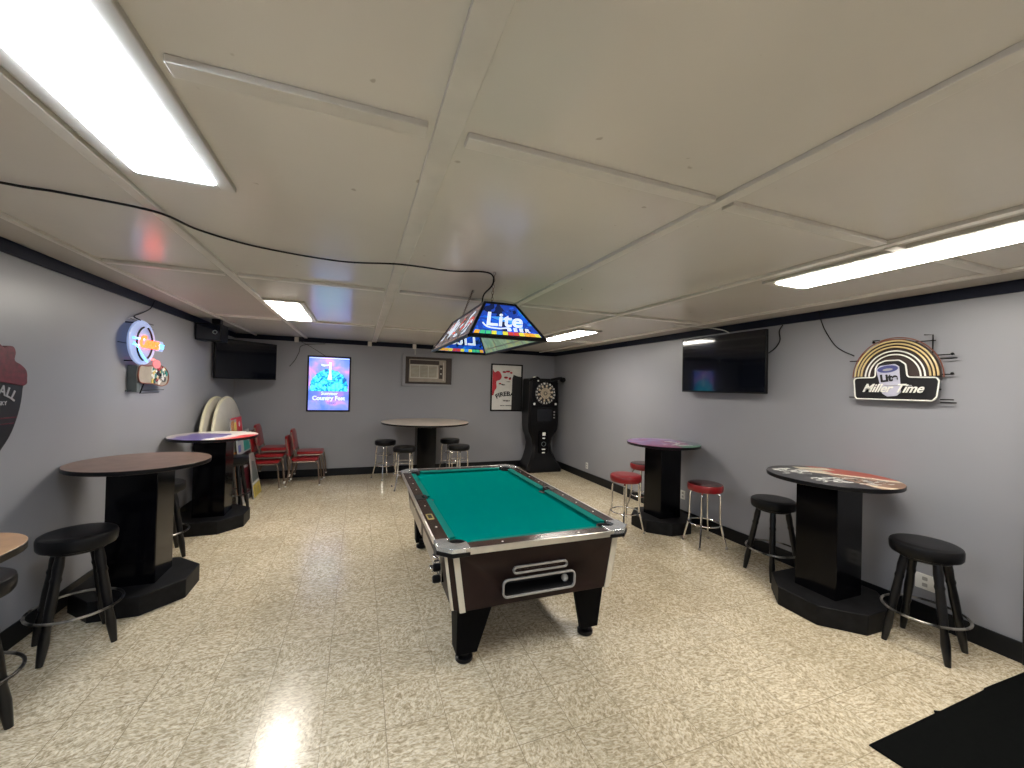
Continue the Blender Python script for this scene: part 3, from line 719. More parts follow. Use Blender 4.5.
def ring_metal():
    m, nt, b = new_mat('worn_black_ring'); f = noise(nt, 6, 4, objco(nt))
    fac = ramp(nt, f, [(0.40, (0, 0, 0)), (0.52, (1, 1, 1))])
    nt.links.new(mix(nt, fac, (0.03, 0.028, 0.027), (0.40, 0.38, 0.35)), b.inputs['Base Color']); b.inputs['Metallic'].default_value = 0.8; b.inputs['Roughness'].default_value = .3
    return m
M['ring_metal'] = ring_metal()
s0 = black_stool((-1.705, 3.49, 0), .56, 'black round stool in front of the plain brown topped table')
G = 'black wooden bar stools'
dup(s0, (3.80, 1.62, 0), .13, 'black round stool nearest the lower right corner, in front of a wall outlet', G)
dup(s0, (3.83, 2.765, 0), -.157, 'black round stool between the purple topped table and the black and red topped table', G)
dup(s0, (-1.80, 4.93, 0), .5, 'black stool mostly hidden behind the brown topped table and its pedestal', G)
dup(s0, (-1.57, 6.36, 0), 0.0, 'black stool behind the blue and red topped table, before the leaning boards', G)
dup(s0, (-1.812, 2.79, 0), .635, 'black stool cut off by the lower left edge of the photo', G)

def chrome_stool(loc, rotz, label, seat, rings=(.25,), group=None, top=None, zt=.715):
    t = thing('bar_stool', label, 'stool', loc, rotz, group=group)
    bm = BM(); zb = zt - .095
    lathe(bm, [(0, zb), (.165, zb), (.184, zb + .008), (.192, zb + .03), (.192, zb + .068), (.184, zb + .084), (.165, zb + .092), (.10, zb + .096), (0, zb + .097)], 44, mis=[0, 0, 0, 0, 0, 1, 1, 1])
    obj('seat', bm, [seat, top or seat], t)
    for k_ in range(4):
        a = PI / 4 + k_ * PI / 2; c, s = math.cos(a), math.sin(a); bm = BM()
        pr = [(.06, zb - .008), (.12, zb - .009), (.150, zb - .022), (.160, zb - .055), (.164, .42), (.168, .285), (.180, .225), (.205, .12), (.225, .035), (.232, .012)]
        tube(bm, spline([(c * r_q, s * r_q, z) for r_q, z in pr], 4), .0115, 10)
        g = obj('leg', bm, M['chrome'], t)
        bm = BM(); lathe(bm, [(0, 0), (.015, 0), (.016, .012), (.013, .028), (0, .028)], 14, (c * .234, s * .234, 0)); obj('foot_cap', bm, M['steel'], g)
    for i, z in enumerate(rings):
        R_ = .172 if z < .4 else .150
        bm = BM(); tube(bm, [(R_ * math.cos(2 * PI * q / 40), R_ * math.sin(2 * PI * q / 40), z) for q in range(40)], .0085 if z < .4 else .006, 8, True); obj('foot_ring', bm, M['chrome'], t)
    return t
GR = 'chrome stools with red seats'
r0 = chrome_stool((3.79, 3.555, 0), -.22, 'chrome stool with worn dark topped red seat, right of the purple topped table', M['red_vinyl'], group=GR, top=M['seat_worn'])
chrome_stool((3.155, 4.19, 0), .07, 'chrome stool with bright red seat nearest the pool table, left of the purple topped table', M['red_vinyl'], group=GR)
dup(r0, (3.91, 4.78, 0), .3, 'dark red chrome stool half hidden behind the purple topped table', GR)
GB = 'chrome stools with black seats around the beige table'
b0 = chrome_stool((.485, 7.88, 0), .55, 'chrome stool with black seat farthest left, against the back wall', M['black_vinyl'], (.25, .45), GB)
dup(b0, (.745, 7.03, 0), .05, 'chrome stool with black seat just behind the pool table left corner', GB)
dup(b0, (1.715, 7.90, 0), .3, 'chrome stool with black seat right of the beige table pedestal, nearer the wall', GB)
dup(b0, (1.695, 7.04, 0), .7, 'chrome stool with black seat right of the beige table, nearer the pool table', GB)

# ---------------------------------------------------------------- stacked red chairs
def red_chair(loc, rotz, label, group):
    """faces +x; seat .45 high"""
    t = thing('stacking_chair', label, 'chair', loc, rotz, group=group)
    bm = BM()
    def sec(z, k_): return [(p[0], p[1], z) for p in rrect(-.20 * k_, .21 * k_, -.20 * k_, .20 * k_, .06)]
    loft(bm, [sec(.415, .93), sec(.425, 1.0), sec(.452, 1.0), sec(.464, .95), sec(.468, .8)]); obj('seat', bm, M['red_vinyl'], t)
    bm = BM(); Tb = Matrix.Translation((-.235, 0, .50)) @ Matrix.Rotation(-.17, 4, 'Y')
    P_ = Matrix(((0, 0, 1, 0), (1, 0, 0, 0), (0, 1, 0, 0), (0, 0, 0, 1)))
    sh = [(-.185, .0), (.185, .0), (.20, .10), (.20, .23), (.17, .31), (.10, .345), (-.10, .345), (-.17, .31), (-.20, .23), (-.20, .10)]
    sh = [(p.x, p.y) for p in spline([(a, b_, 0) for a, b_ in sh], 4, True)]
    def s2(z, k_): return [Tb @ P_ @ Vector((a * k_, .2 + (b_ - .2) * k_, z)) for a, b_ in sh]
    loft(bm, [s2(-.022, .9), s2(-.016, 1), s2(.016, 1), s2(.022, .9)]); obj('backrest', bm, [M['red_vinyl']], t)
    for sy in (-1, 1):
        bm = BM(); tube(bm, spline([(.16, sy * .17, .41), (.195, sy * .195, .395), (.215, sy * .205, .33), (.245, sy * .215, .012)], 6), .011, 8); g = obj('leg', bm, M['bronze'], t)
        bm = BM(); lathe(bm, [(0, 0), (.015, 0), (.016, .015), (0, .03)], 12, (.245, sy * .215, 0)); obj('foot_cap', bm, M['white'], g)
        bm = BM(); tube(bm, spline([(-.285, sy * .19, .80), (-.245, sy * .205, .55), (-.205, sy * .21, .40), (-.23, sy * .215, .20), (-.27, sy * .215, .012)], 6), .011, 8); g = obj('leg', bm, M['bronze'], t)
        bm = BM(); lathe(bm, [(0, 0), (.015, 0), (.016, .015), (0, .03)], 12, (-.27, sy * .215, 0)); obj('foot_cap', bm, M['white'], g)
    bm = BM(); tube(bm, [(-.18, -.20, .405), (.17, -.19, .405)], .010, 8); tube(bm, [(-.18, .20, .405), (.17, .19, .405)], .010, 8); tube(bm, [(.16, -.18, .405), (.16, .18, .405)], .010, 8); tube(bm, [(-.19, -.2, .405), (-.19, .2, .405)], .010, 8)
    obj('seat_frame', bm, M['bronze'], t)
    return t
c0 = red_chair((-.84, 7.80, 0), 0.0, 'bottom red chair of the right hand stack below the blue poster', 'stacked red chairs')
dup(c0, (-.78, 7.93, .095), 0, 'top red chair of the right hand stack below the blue poster', 'stacked red chairs')
dup(c0, (-1.42, 7.66, 0), 0, 'bottom red chair of the left hand stack of three', 'stacked red chairs')
dup(c0, (-1.36, 7.74, .095), 0, 'middle red chair of the left hand stack of three', 'stacked red chairs')
dup(c0, (-1.30, 7.82, .19), 0, 'top red chair of the left hand stack of three', 'stacked red chairs')

# ---------------------------------------------------------------- leaning folding tables and boards
def folding_top(loc, lean, label):
    t = thing('folding_table', label, 'folding table', loc, 0, group='round white folding tables leaning at the left wall')
    Rm = Matrix.Rotation(-lean, 4, 'Y') @ Matrix(((0, 0, 1, 0), (1, 0, 0, 0), (0, 1, 0, 0), (0, 0, 0, 1)))
    bm = BM(); lathe(bm, [(0, -.020), (.735, -.020), (.757, -.014), (.762, 0), (.757, .014), (.735, .020), (0, .020)], 80, (0, 0.762, 0), Rm, mis=[0, 1, 1, 1, 1, 0])
    # centre disc in its own plane: lathe axis is local z, disc in local xy
    obj('tabletop', bm, [M['offwhite'], M['ivory']], t)
    bm = BM()
    for sy in (-1, 1):
        tube(bm, spline([Rm @ Vector(q) for q in ((sy * .12, .35, -.032), (sy * .45, .35, -.035), (sy * .45, 1.15, -.035), (sy * .12, 1.15, -.032))], 6), .012, 8)
    obj('folded_legs', bm, M['steel'], t)
    return t
folding_top((-1.875, 7.10, 0), .07, 'white round folding table leaning against the left wall, nearer the wall')
folding_top((-1.745, 7.13, 0), .075, 'white round folding table leaning in front of its twin, boards propped against it')

def board(name, label, loc, size, yaw, lean, parts, thick=.012, edge='white_print', roll=0.0, shape=None):
    """upright board: u right, v up, w to the viewer; bottom centre at loc"""
    t = thing(name, label, 'board', loc, 0)
    t.matrix_world = Matrix.Translation(loc) @ Matrix.Rotation(yaw, 4, 'Z') @ Matrix.Rotation(PI / 2 - lean, 4, 'X') @ Matrix.Rotation(roll, 4, 'Z')
    w_, h_ = size
    bm = BM(); prism(bm, shape or rrect(-w_ / 2, w_ / 2, 0, h_, .012, 3), -thick, 0); obj('panel', bm, M[edge], t, .002)
    for nm, poly, m in parts:
        bm = BM(); prism(bm, poly, .0005, .003); obj(nm, bm, M[m], t)
    return t
def rc(a, b_, c, d): return [(a, c), (b_, c), (b_, d), (a, d)]

# boards propped one before the other, all facing into the room
board('printed_board', 'tall board with orange and red print leaning on the white folding tables', (-1.545, 6.86, 0), (.56, 1.235), PI / 2, .095,
      [('orange_print', [(-.26, 1.02), (-.14, 1.05), (-.14, 1.20), (-.26, 1.17)], 'orange_print'), ('pale_print', [(-.21, 1.02), (-.19, 1.02), (-.19, 1.16), (-.21, 1.16)], 'white_print'), ('orange_print', rc(-.12, -.02, .98, 1.16), 'yellow_print'), ('red_print', rc(.00, .26, .98, 1.225), 'red_paint'), ('white_print', circ(.13, 1.12, .045, .045, n=5), 'white_print'), ('blue_print', rc(-.25, .27, .90, .965), 'blue_print'), ('red_print', rc(-.26, -.01, 1.205, 1.23), 'red_paint'),
       ('red_print', rc(-.25, .25, .15, .75), 'orange_print')], edge='grey_trim')
board('printed_board', 'teal and white board behind the black stool, left of the red chairs', (-1.495, 6.97, 0), (.68, 1.02), PI / 2, .10,
      [('teal_print', [(-.02, .72), (.32, .72), (.32, .98), (.08, 1.0), (-.02, 1.0)], 'teal_print'), ('blue_print', rc(-.30, -.16, .90, .99), 'blue_print'), ('blue_print', rc(-.30, -.18, .74, .84), 'blue_print'), ('white_stripe', [(.10, 1.0), (.17, 1.0), (.32, .80), (.32, .73)], 'white_print'), ('dark_band', rc(-.33, .33, .52, .70), 'black_print'), ('red_print', rc(-.30, .32, .10, .48), 'dkred')], edge='grey_print')
board('printed_board', 'pale board with dark triangle and yellow lower panel beside the red chairs', (-1.415, 7.17, 0), (.50, .66), PI / 2, .13,
      [('grey_triangle', [(-.20, .25), (.13, .25), (.0, .53), (-.14, .56)], 'slate_print'), ('pale_line', rc(-.235, .165, .205, .235), 'white_print'), ('yellow_panel', [(-.235, .01), (.225, .01), (.165, .195), (-.235, .195)], 'yellow_print'), ('dark_mark', rc(-.16, -.09, .04, .15), 'brass'), ('dark_mark', rc(-.02, .09, .05, .14), 'brass')], edge='grey_trim',
      shape=[(-.25, 0), (.24, 0), (.05, .66), (-.21, .68)])

# ---------------------------------------------------------------- televisions and speaker
def television(label, w_, h_, mat, group='wall mounted televisions'):
    t = thing('television', label, 'television', (0, 0, 0), group=group); t.matrix_world = mat
    bm = BM(); prism(bm, rrect(-w_ / 2, w_ / 2, -h_ / 2, h_ / 2, .008, 3), -.035, .0); obj('housing', bm, M['black_plastic'], t, .004)
    bm = BM(); prism(bm, rrect(-w_ / 2 + .012, w_ / 2 - .012, -h_ / 2 + .018, h_ / 2 - .012, .004, 2), .0, .0012); obj('screen', bm, M['screen'], t)
    bm = BM(); bx(bm, -.16, .16, -.12, .12, -.06, -.035); bx(bm, -.03, .03, -.05, .05, -.105, -.06); obj('wall_bracket', bm, M['black_plastic'], t, .003)
    return t
def basisM(u, v, w_, loc): return Matrix(((u.x, v.x, w_.x, loc[0]), (u.y, v.y, w_.y, loc[1]), (u.z, v.z, w_.z, loc[2]), (0, 0, 0, 1)))
u = Vector((0, -1, 0)); tilt = .012; wv = Vector((-math.cos(tilt), 0, -math.sin(tilt))); v = wv.cross(u)
television('large dark television on the right wall, reflecting a ceiling light', 1.20, .705, basisM(u, v, wv, (4.085, 3.66, 2.115)))
a = Vector((-2.00, 7.07, 0)); b_ = Vector((-1.345, 7.90, 0)); u = (b_ - a).normalized(); wv = u.cross(Vector((0, 0, 1))); v = Vector((0, 0, 1)); mid = (a + b_) / 2
tv2 = television('dark television mounted across the back left corner below the speaker', 1.055, .61, basisM(u, v, wv, (mid.x, mid.y, 2.085)))
bm = BM(); tube(bm, [(0, 0, -.10), (0, 0, -.30)], .02, 10); bx(bm, -.06, .06, -.08, .08, -.33, -.30); obj('bracket_arm', bm, M['black_plastic'], tv2)
sp = thing('speaker', 'black box speaker high on the left wall above the corner television', 'speaker', (-1.84, 6.56, 2.285))
bm = BM(); bx(bm, -.20, .09, -.15, .15, 0, .225); obj('cabinet', bm, M['black_plastic'], sp, .006)
bm = BM(); prism(bm, rrect(-.185, .075, .012, .212, .01, 3), 0, .006, 0, Matrix.Translation((0, -.15, 0)) @ Matrix.Rotation(PI / 2, 4, 'X')); obj('grille', bm, M['screen'], sp)
bm = BM(); ring_prism(bm, circ(.02, .11, .028), circ(.02, .11, .018), .006, .010, Matrix.Translation((0, -.15, 0)) @ Matrix.Rotation(PI / 2, 4, 'X')); obj('badge', bm, M['slate_print'], sp)
bm = BM(); bx(bm, -.05, .05, -.05, .05, .215, .30); obj('mount', bm, M['black_plastic'], sp)

def cable(name, pts, r, label, n=6, m='black_plastic'):
    bm = BM(); tube(bm, spline(pts, n), r, 6); return tag(obj(name, bm, M[m]), label, 'cable')
cable('cable', [(-.62, 8.29, 2.49), (-1.0, 8.30, 2.44), (-1.06, 8.30, 2.30), (-1.12, 8.29, 2.16), (-1.20, 8.26, 2.04)], .005, 'thin cable hanging beside the corner television')
cable('cable', [(-1.02, 8.30, 2.50), (-.90, 8.305, 2.44), (-.72, 8.305, 2.33), (-.62, 8.305, 2.262)], .004, 'thin cable slanting down to the lit blue poster')
cable('cable', [(4.18, 2.60, 2.60), (4.195, 2.585, 2.50), (4.195, 2.54, 2.38), (4.195, 2.44, 2.22), (4.16, 2.28, 2.125)], .005, 'black cable curving down to the unlit sign on the right wall')
cable('cable', [(4.19, 2.96, 2.50), (4.195, 3.00, 2.44), (4.18, 2.98, 2.34), (4.19, 3.04, 2.26), (4.15, 3.10, 2.20)], .006, 'black cables bunched beside the right wall television')
cable('cable', [(-2.02, 5.23, 2.565), (-2.04, 5.20, 2.48), (-2.04, 5.02, 2.40), (-2.03, 4.86, 2.345), (-1.97, 4.84, 2.31)], .005, 'thin black cable from the ceiling to the lit neon sign')
cable('cable', [(3.55, 3.85, H - .012), (3.75, 3.80, H - .03), (3.95, 3.76, H - .03), (4.12, 3.66, H - .06), (4.165, 3.60, 2.49)], .006, 'pale cable from ceiling box to the right wall television', m='white')

# ---------------------------------------------------------------- posters
def frame_parts(t, w_, h_, fw, mat_, depth=.03):
    bm = BM(); ring_prism(bm, [(-w_ / 2, -h_ / 2), (w_ / 2, -h_ / 2), (w_ / 2, h_ / 2), (-w_ / 2, h_ / 2)], [(-w_ / 2 + fw, -h_ / 2 + fw), (w_ / 2 - fw, -h_ / 2 + fw), (w_ / 2 - fw, h_ / 2 - fw), (-w_ / 2 + fw, h_ / 2 - fw)], 0, depth)
    obj('frame', bm, mat_, t, .003)
pb = thing('lit_poster', 'glowing blue and pink poster in black frame on the back wall above red chairs', 'poster', (-.537, YB, 1.74), basis=BACK)
frame_parts(pb, .75, 1.045, .028, M['black_plastic'], .035)
bm = BM(); bx(bm, -.35, .35, -.497, .497, .004, .022); obj('print', bm, M['poster_lit'], pb)
bm = BM()
prism(bm, [(-.03, .08), (.05, .08), (.035, .20), (.03, .34), (.04, .40), (-.01, .405), (.0, .34), (-.005, .2)], .022, .024)
prism(bm, [(p[0], p[1]) for p in [(-.14, .34), (-.10, .325), (-.02, .34), (.0, .36), (-.08, .355), (-.14, .37)]], .022, .024)
bx(bm, -.345, .345, .475, .484, .022, .0235)
obj('white_shapes', bm, M['glow_white'], pb)
bm = BM()
for q in range(9): prism(bm, circ(-.29 + q * .072, -.06 + .03 * math.sin(q * 1.3), .022, .045, n=10), .022, .0235)
obj('aqua_shapes', bm, M['glow_aqua'], pb)
bm = BM()
text_bm(bm, 'Summer', .085, .003, (.01, -.21, .024), bold=.002); text_bm(bm, 'Country Fest', .105, .003, (0, -.305, .024), bold=.003)
obj('lettering', bm, M['glow_white'], pb)
bm = BM(); text_bm(bm, 'TEXAS', .05, .003, (.05, -.385, .024)); obj('small_lettering', bm, M['blue_print'], pb)

pr2 = thing('framed_poster', 'white poster with red figure and Fireball lettering in black frame, partly blank at right', 'poster', (3.035, YB, 1.755), basis=BACK)
frame_parts(pr2, .74, 1.035, .03, M['black_plastic'], .03)
bm = BM(); bx(bm, -.345, .345, -.495, .495, .003, .012); obj('print', bm, M['white_print'], pr2)
bm = BM(); prism(bm, [(.12, -.492), (.342, -.492), (.342, .245), (.24, .26), (.16, .29), (.13, .20)], .012, .014); obj('dark_area', bm, M['black_print'], pr2)
bm = BM()
pl = spline([(-.33, .40, 0), (-.28, .33, 0), (-.22, .36, 0), (-.16, .33, 0), (-.12, .24, 0), (-.16, .17, 0), (-.24, .13, 0), (-.235, .0, 0), (-.28, -.08, 0), (-.30, -.16, 0), (-.335, -.18, 0)], 5)
prism(bm, [(p.x, p.y) for p in pl] , .012, .0145)
for q in ((-.06, .34, .045, .02), (.02, .355, .05, .02), (.10, .33, .03, .02), (-.02, .22, .05, .025), (.07, .20, .03, .03), (-.16, .09, .03, .012)): prism(bm, circ(q[0], q[1], q[2], q[3], n=14), .012, .0145)
obj('red_figure', bm, M['red_paint'], pr2)
bm = BM()
for q in ((-.07, .355, .03, .008), (.03, .37, .05, .007), (-.03, .23, .025, .012), (.08, .215, .018, .018), (-.14, .075, .05, .008), (-.08, .06, .045, .012), (.04, .13, .05, .007)): prism(bm, circ(q[0], q[1], q[2], q[3], n=14), .0146, .016)
text_bm(bm, 'FIREBALL', .135, .002, (0, 0, .0165), arc=(.52, .03, -.70), bold=.004, sx=1.0)
text_bm(bm, 'WHISKY', .045, .002, (.0, -.305, .0165), bold=.002); text_bm(bm, 'RED HOT CINNAMON', .026, .002, (-.01, -.405, .0165), bold=.001)
obj('lettering', bm, M['black_print'], pr2)

fb = thing('wall_sign', 'dark shield shaped sign with red top and Fireball lettering at the left edge', 'sign', (XL, 3.335, 1.60), basis=LEFT)
bm = BM(); o_ = spline([(0, -.37, 0), (.075, -.30, 0), (.15, -.20, 0), (.205, -.06, 0), (.225, .07, 0), (.222, .15, 0), (.0, .17, 0), (-.222, .15, 0), (-.225, .07, 0), (-.205, -.06, 0), (-.15, -.20, 0), (-.075, -.30, 0)], 4, True)
prism(bm, [(p.x, p.y) for p in o_], 0, .022); obj('body', bm, M['black_print'], fb, .003)
bm = BM(); o_ = spline([(-.225, .09, 0), (0, .115, 0), (.22, .09, 0), (.245, .14, 0), (.235, .19, 0), (.19, .225, 0), (.14, .25, 0), (.145, .30, 0), (.125, .335, 0), (.08, .335, 0), (.05, .325, 0), (.02, .345, 0), (-.02, .345, 0), (-.05, .325, 0), (-.08, .335, 0), (-.125, .335, 0), (-.145, .30, 0), (-.14, .25, 0), (-.19, .225, 0), (-.235, .19, 0), (-.245, .14, 0)], 4, True)
prism(bm, [(p.x, p.y) for p in o_], .0, .030); obj('red_crest', bm, M['dkred'], fb, .003)
bm = BM(); text_bm(bm, 'FIREBALL', .085, .003, (0, 0, .0245), arc=(.26, 0, -.220), bold=.001, sx=.95); text_bm(bm, 'WHISKY', .036, .003, (0.03, -.03, .0245)); obj('lettering', bm, M['grey_print'], fb)
bm = BM(); bx(bm, -.18, .18, -.115, -.107, .022, .024); bx(bm, -.16, .16, -.15, -.144, .022, .024); obj('red_line', bm, M['dkred'], fb)

# ---------------------------------------------------------------- lit neon sign, left wall
nl = thing('neon_sign', 'lit round blue neon sign with orange script on the left wall', 'neon sign', (XL, 4.91, 2.10), basis=LEFT)
bm = BM(); prism(bm, circ(0, 0, .245, .205, n=56), .070, .082); obj('disc', bm, M['neon_pale'], nl, .003)
bm = BM(); tube(bm, [(p[0], p[1], .078) for p in circ(0, 0, .247, .207, n=56)], .011, 8, True); obj('rim_tube', bm, M['neon_pale'], nl)
bm = BM(); tube(bm, [(p[0], p[1], .096) for p in circ(.03, -.01, .165, n=30, a0=105, a1=255)], .008, 8); tube(bm, [(p[0], p[1], .096) for p in circ(.0, 0, .165, n=30, a0=-60, a1=65)], .008, 8)
obj('dark_arc', bm, M['black_plastic'], nl)
bm = BM(); tube(bm, [(-.205, .03, .10), (-.02, .035, .10)], .010, 8); tube(bm, [(-.205, -.03, .10), (-.03, -.03, .10)], .007, 8); tube(bm, spline([(-.19, -.01, .1), (-.1, -.07, .1), (-.02, -.13, .1), (.06, -.18, .1)], 5), .007, 8); obj('blue_tube', bm, M['neon_blue'], nl)
bm = BM(); text_bm(bm, 'Coors', .160, .014, (.055, -.045, .115), shear=.3, bold=.004, sx=.9); obj('orange_script', bm, M['neon_orange'], nl, label='orange script letters')
bm = BM(); prism(bm, rrect(.22, .40, -.06, .045, .03), .095, .10); o = obj('blue_plate', bm, M['neon_pale'], nl)
bm = BM(); text_bm(bm, 'LIGHT', .060, .010, (.31, -.03, .106), bold=.001); obj('lettering', bm, M['neon_blue'], o)
bm = BM()
for yy in (.215, .165): tube(bm, [(-.10 if yy > .2 else 0, yy, .03), (.34, yy, .03)], .004, 6)
tube(bm, [(.28, -.02, .05), (.52, -.02, .05)], .004, 6); tube(bm, [(-.30, -.02, .03), (.1, -.02, .03)], .004, 6)
for xx in (-.12, .12): 
    tube(bm, [(xx, .18, .0), (xx, .18, .078)], .006, 6); tube(bm, [(xx, -.18, .0), (xx, -.18, .078)], .006, 6)
obj('support_rods', bm, M['black_plastic'], nl)
n2 = thing('neon_sign', 'small multicoloured neon sign panel hung directly under the lit round sign', 'neon sign', (XL, 5.12, 1.78), basis=LEFT)
bm = BM(); o_ = spline([(-.26, .09, 0), (-.10, .10, 0), (.12, .12, 0), (.30, .08, 0), (.36, 0, 0), (.33, -.075, 0), (.20, -.10, 0), (.0, -.075, 0), (-.26, -.055, 0)], 5, True)
prism(bm, [(p.x, p.y) for p in o_], .075, .085); obj('back_panel', bm, M['ac_body'], n2)
bm = BM(); tube(bm, [(p.x, p.y, .09) for p in o_], .006, 6, True); obj('outline_tube', bm, M['copper'], n2)
rnd = random.Random(7)
ml = ['black_print', 'white_print', 'teal_print', 'yellow_print', 'red_paint']
bm = BM()
for q_ in range(52):
    cx, cy = rnd.uniform(-.02, .32), rnd.uniform(-.06, .09); rr_ = rnd.uniform(.015, .036); z_ = .0852 + q_ * .00015
    prism(bm, [(cx + rr_ * rnd.uniform(.5, 1.2) * math.cos(q), cy + rr_ * rnd.uniform(.5, 1.1) * math.sin(q)) for q in (0, 1, 2, 3, 4, 5, 6)], .085, z_, rnd.choice([0, 0, 1, 1, 2, 3, 4]))
obj('painted_design', bm, [M[q] for q in ml], n2)
bm = BM(); prism(bm, circ(.06, .125, .085, .045, n=20), .09, .10); obj('pink_panel', bm, M['neon_pink'], n2)
bm = BM(); tube(bm, spline([(-.02, .165, .055), (.06, .175, .055), (.16, .16, .055)], 5), .007, 6); obj('red_tube', bm, M['neon_red'], n2, label='glowing red tube facing the wall')
bm = BM(); bx(bm, -.27, -.20, -.155, .10, .0, .075); obj('transformer_box', bm, M['slate_print'], n2, .004)
bm = BM(); tube(bm, [(-.36, -.145, .03), (.42, -.145, .03)], .004, 6); tube(bm, [(-.10, -.175, .03), (.30, -.175, .03)], .003, 6); tube(bm, [(-.09, -.06, .06), (-.09, -.17, .03)], .006, 6); obj('support_rods', bm, M['black_plastic'], n2)

# ---------------------------------------------------------------- unlit sign, right wall
nr = thing('neon_sign', 'unlit Miller Time sign with tube arches and beer cup on the right wall', 'neon sign', (XR, 1.972, 1.742), basis=RIGHT)
bm = BM()
outl = [(-.275, .018), (-.262, .0), (.24, .0), (.265, .03), (.278, .155), (.262, .18), (.098, .185), (.085, .20), (.075, .29), (.035, .325), (-.06, .325), (-.11, .30), (-.128, .26), (-.128, .20), (-.14, .185), (-.265, .182), (-.285, .165)]
prism(bm, outl, .060, .072); obj('back_panel', bm, M['black_print'], nr, .003)
bm = BM(); op = []
for i_ in range(len(outl)):
    a_, b2, c_ = Vector((*outl[i_ - 1], .082)), Vector((*outl[i_], .082)), Vector((*outl[(i_ + 1) % len(outl)], .082))
    e1 = b2 + (a_ - b2) * min(.4, .012 / (a_ - b2).length); e2 = b2 + (c_ - b2) * min(.4, .012 / (c_ - b2).length); op += [e1, b2 * .6 + e1 * .2 + e2 * .2, e2]
tube(bm, [p * 1.0 for p in op], .0055, 8, True); obj('outline_tube', bm, M['white_tube'], nr, label='white outline tube')
cy0 = .185
bm = BM(); sh = circ(0, cy0, .285, .318, n=40, a0=0, a1=180); prism(bm, [(p[0] - .005, p[1]) for p in sh], .045, .052); obj('arch_backing', bm, M['dark_brown'], nr)
for i, (r_a, m_) in enumerate(((.275, 'tan_tube'), (.252, 'tan_tube'), (.229, 'tan_tube'), (.198, 'white_tube'), (.172, 'white_tube'))):
    bm = BM(); tube(bm, [(p[0] - .005, p[1], .075) for p in circ(0, cy0, r_a, r_a * 1.10, n=44, a0=2, a1=178)], .0058 if i > 2 else .0068, 8); obj('arch_tube', bm, M[m_], nr)
bm = BM(); tube(bm, [(p[0] - .005, p[1], .06) for p in circ(0, cy0, .300, .330, n=40, a0=0, a1=180)], .004, 6)
tube(bm, spline([(-.29, .19, .05), (-.25, .37, .05), (-.16, .44, .05), (-.08, .50, .05), (.06, .495, .05)], 5), .005, 6); obj('frame_rods', bm, M['copper'], nr)
for (xa, xb, yy) in ((.25, .345, .355), (.26, .36, .325), (.10, .24, .470), (.27, .345, .205), (-.34, -.24, .335), (-.34, -.27, .012), (.27, .345, .012), (.27, .36, -.01), (-.17, -.12, .505)):
    bm = BM(); tube(bm, [(xa, yy, .045), (xb, yy, .045)], .0045, 6); obj('support_rod', bm, M['black_plastic'], nr)
bm = BM()
tube(bm, [(.222, .30, .045), (.222, .515, .045), (.17, .52, .045)], .0045, 6)
for q in ((.335, .358), (.335, .21), (-.16, .49)): bmesh.ops.create_uvsphere(bm, u_segments=12, v_segments=8, radius=.011, matrix=Matrix.Translation((q[0], q[1], .05)))
for q in ((-.25, .09), (.25, .09), (-.18, .36), (.18, .36)): tube(bm, [(q[0], q[1], 0), (q[0], q[1], .062)], .007, 8)
obj('support_rods', bm, M['black_plastic'], nr)
Tc = Matrix.Translation((-.028, .155, .0)) @ Matrix.Rotation(.13, 4, 'Z')
bm = BM(); prism(bm, [(-.062, -.10), (-.03, -.128), (.03, -.128), (.062, -.10), (.075, .11), (.05, .135), (-.05, .135), (-.082, .11)], .074, .086, 0, Tc); cup = obj('cup', bm, M['can_white'], nr, .003)
bm = BM(); prism(bm, circ(0, .10, .070, .030, n=28), .086, .088, 0, Tc); obj('cup_mouth', bm, M['can_blue'], cup)
bm = BM(); prism(bm, circ(0, .095, .035, .010, n=20), .088, .089, 0, Tc); obj('cup_highlight', bm, M['grey_print'], cup)
bm = BM(); text_bm(bm, 'Lite', .082, .003, (0, .0, .089), mat=Tc, bold=.004, sx=.95); obj('lettering', bm, M['black_print'], cup)
bm = BM(); text_bm(bm, 'Miller Time', .098, .006, (-.015, .062, .094), shear=.5, bold=.0018, sx=.88); obj('lettering', bm, M['white_tube'], nr, label='silver Miller Time script')
bm = BM(); tube(bm, [(-.06, .118, .092), (.12, .118, .092)], .003, 6); obj('script_bar', bm, M['grey_print'], nr)

# ---------------------------------------------------------------- window unit in the back wall
ac = thing('air_conditioner', 'beige window air conditioner set in a grey framed opening high on the back wall', 'air conditioner', (1.325, YB, 2.06), basis=BACK)
w2, h2 = .53, .325
bm = BM(); ring_prism(bm, [(-w2, -h2), (w2, -h2), (w2, h2), (-w2, h2)], [(-w2 + .06, -h2 + .05), (w2 - .06, -h2 + .05), (w2 - .06, h2 - .05), (-w2 + .06, h2 - .05)], 0, .035); obj('surround', bm, M['wall'], ac, .004)
bm = BM(); bx(bm, -w2 + .05, w2 - .05, -h2 + .05, h2 - .05, .001, .008); obj('filler_panel', bm, M['dark_brown'], ac)
bm = BM(); prism(bm, rrect(-.40, .345, -.235, .225, .012, 3), .008, .052); obj('body', bm, M['ac_body'], ac, .004)
bm = BM(); bx(bm, -.385, .20, .125, .205, .052, .055); obj('air_vent', bm, M['dark_brown'], ac)
bm = BM()
for q in range(9): bx(bm, -.365 + 0, .155, -.135 + q * .027, -.122 + q * .027, .052, .060)
o = obj('grille', bm, M['ac_grille'], ac)
bm = BM(); ring_prism(bm, [(-.39, -.16), (.175, -.16), (.175, .115), (-.39, .115)], [(-.37, -.14), (.155, -.14), (.155, .098), (-.37, .098)], .052, .066)
for q in (-.195, -.02): bx(bm, q - .006, q + .006, -.145, .10, .052, .066)
obj('grille_frame', bm, M['ac_light'], ac, .002)
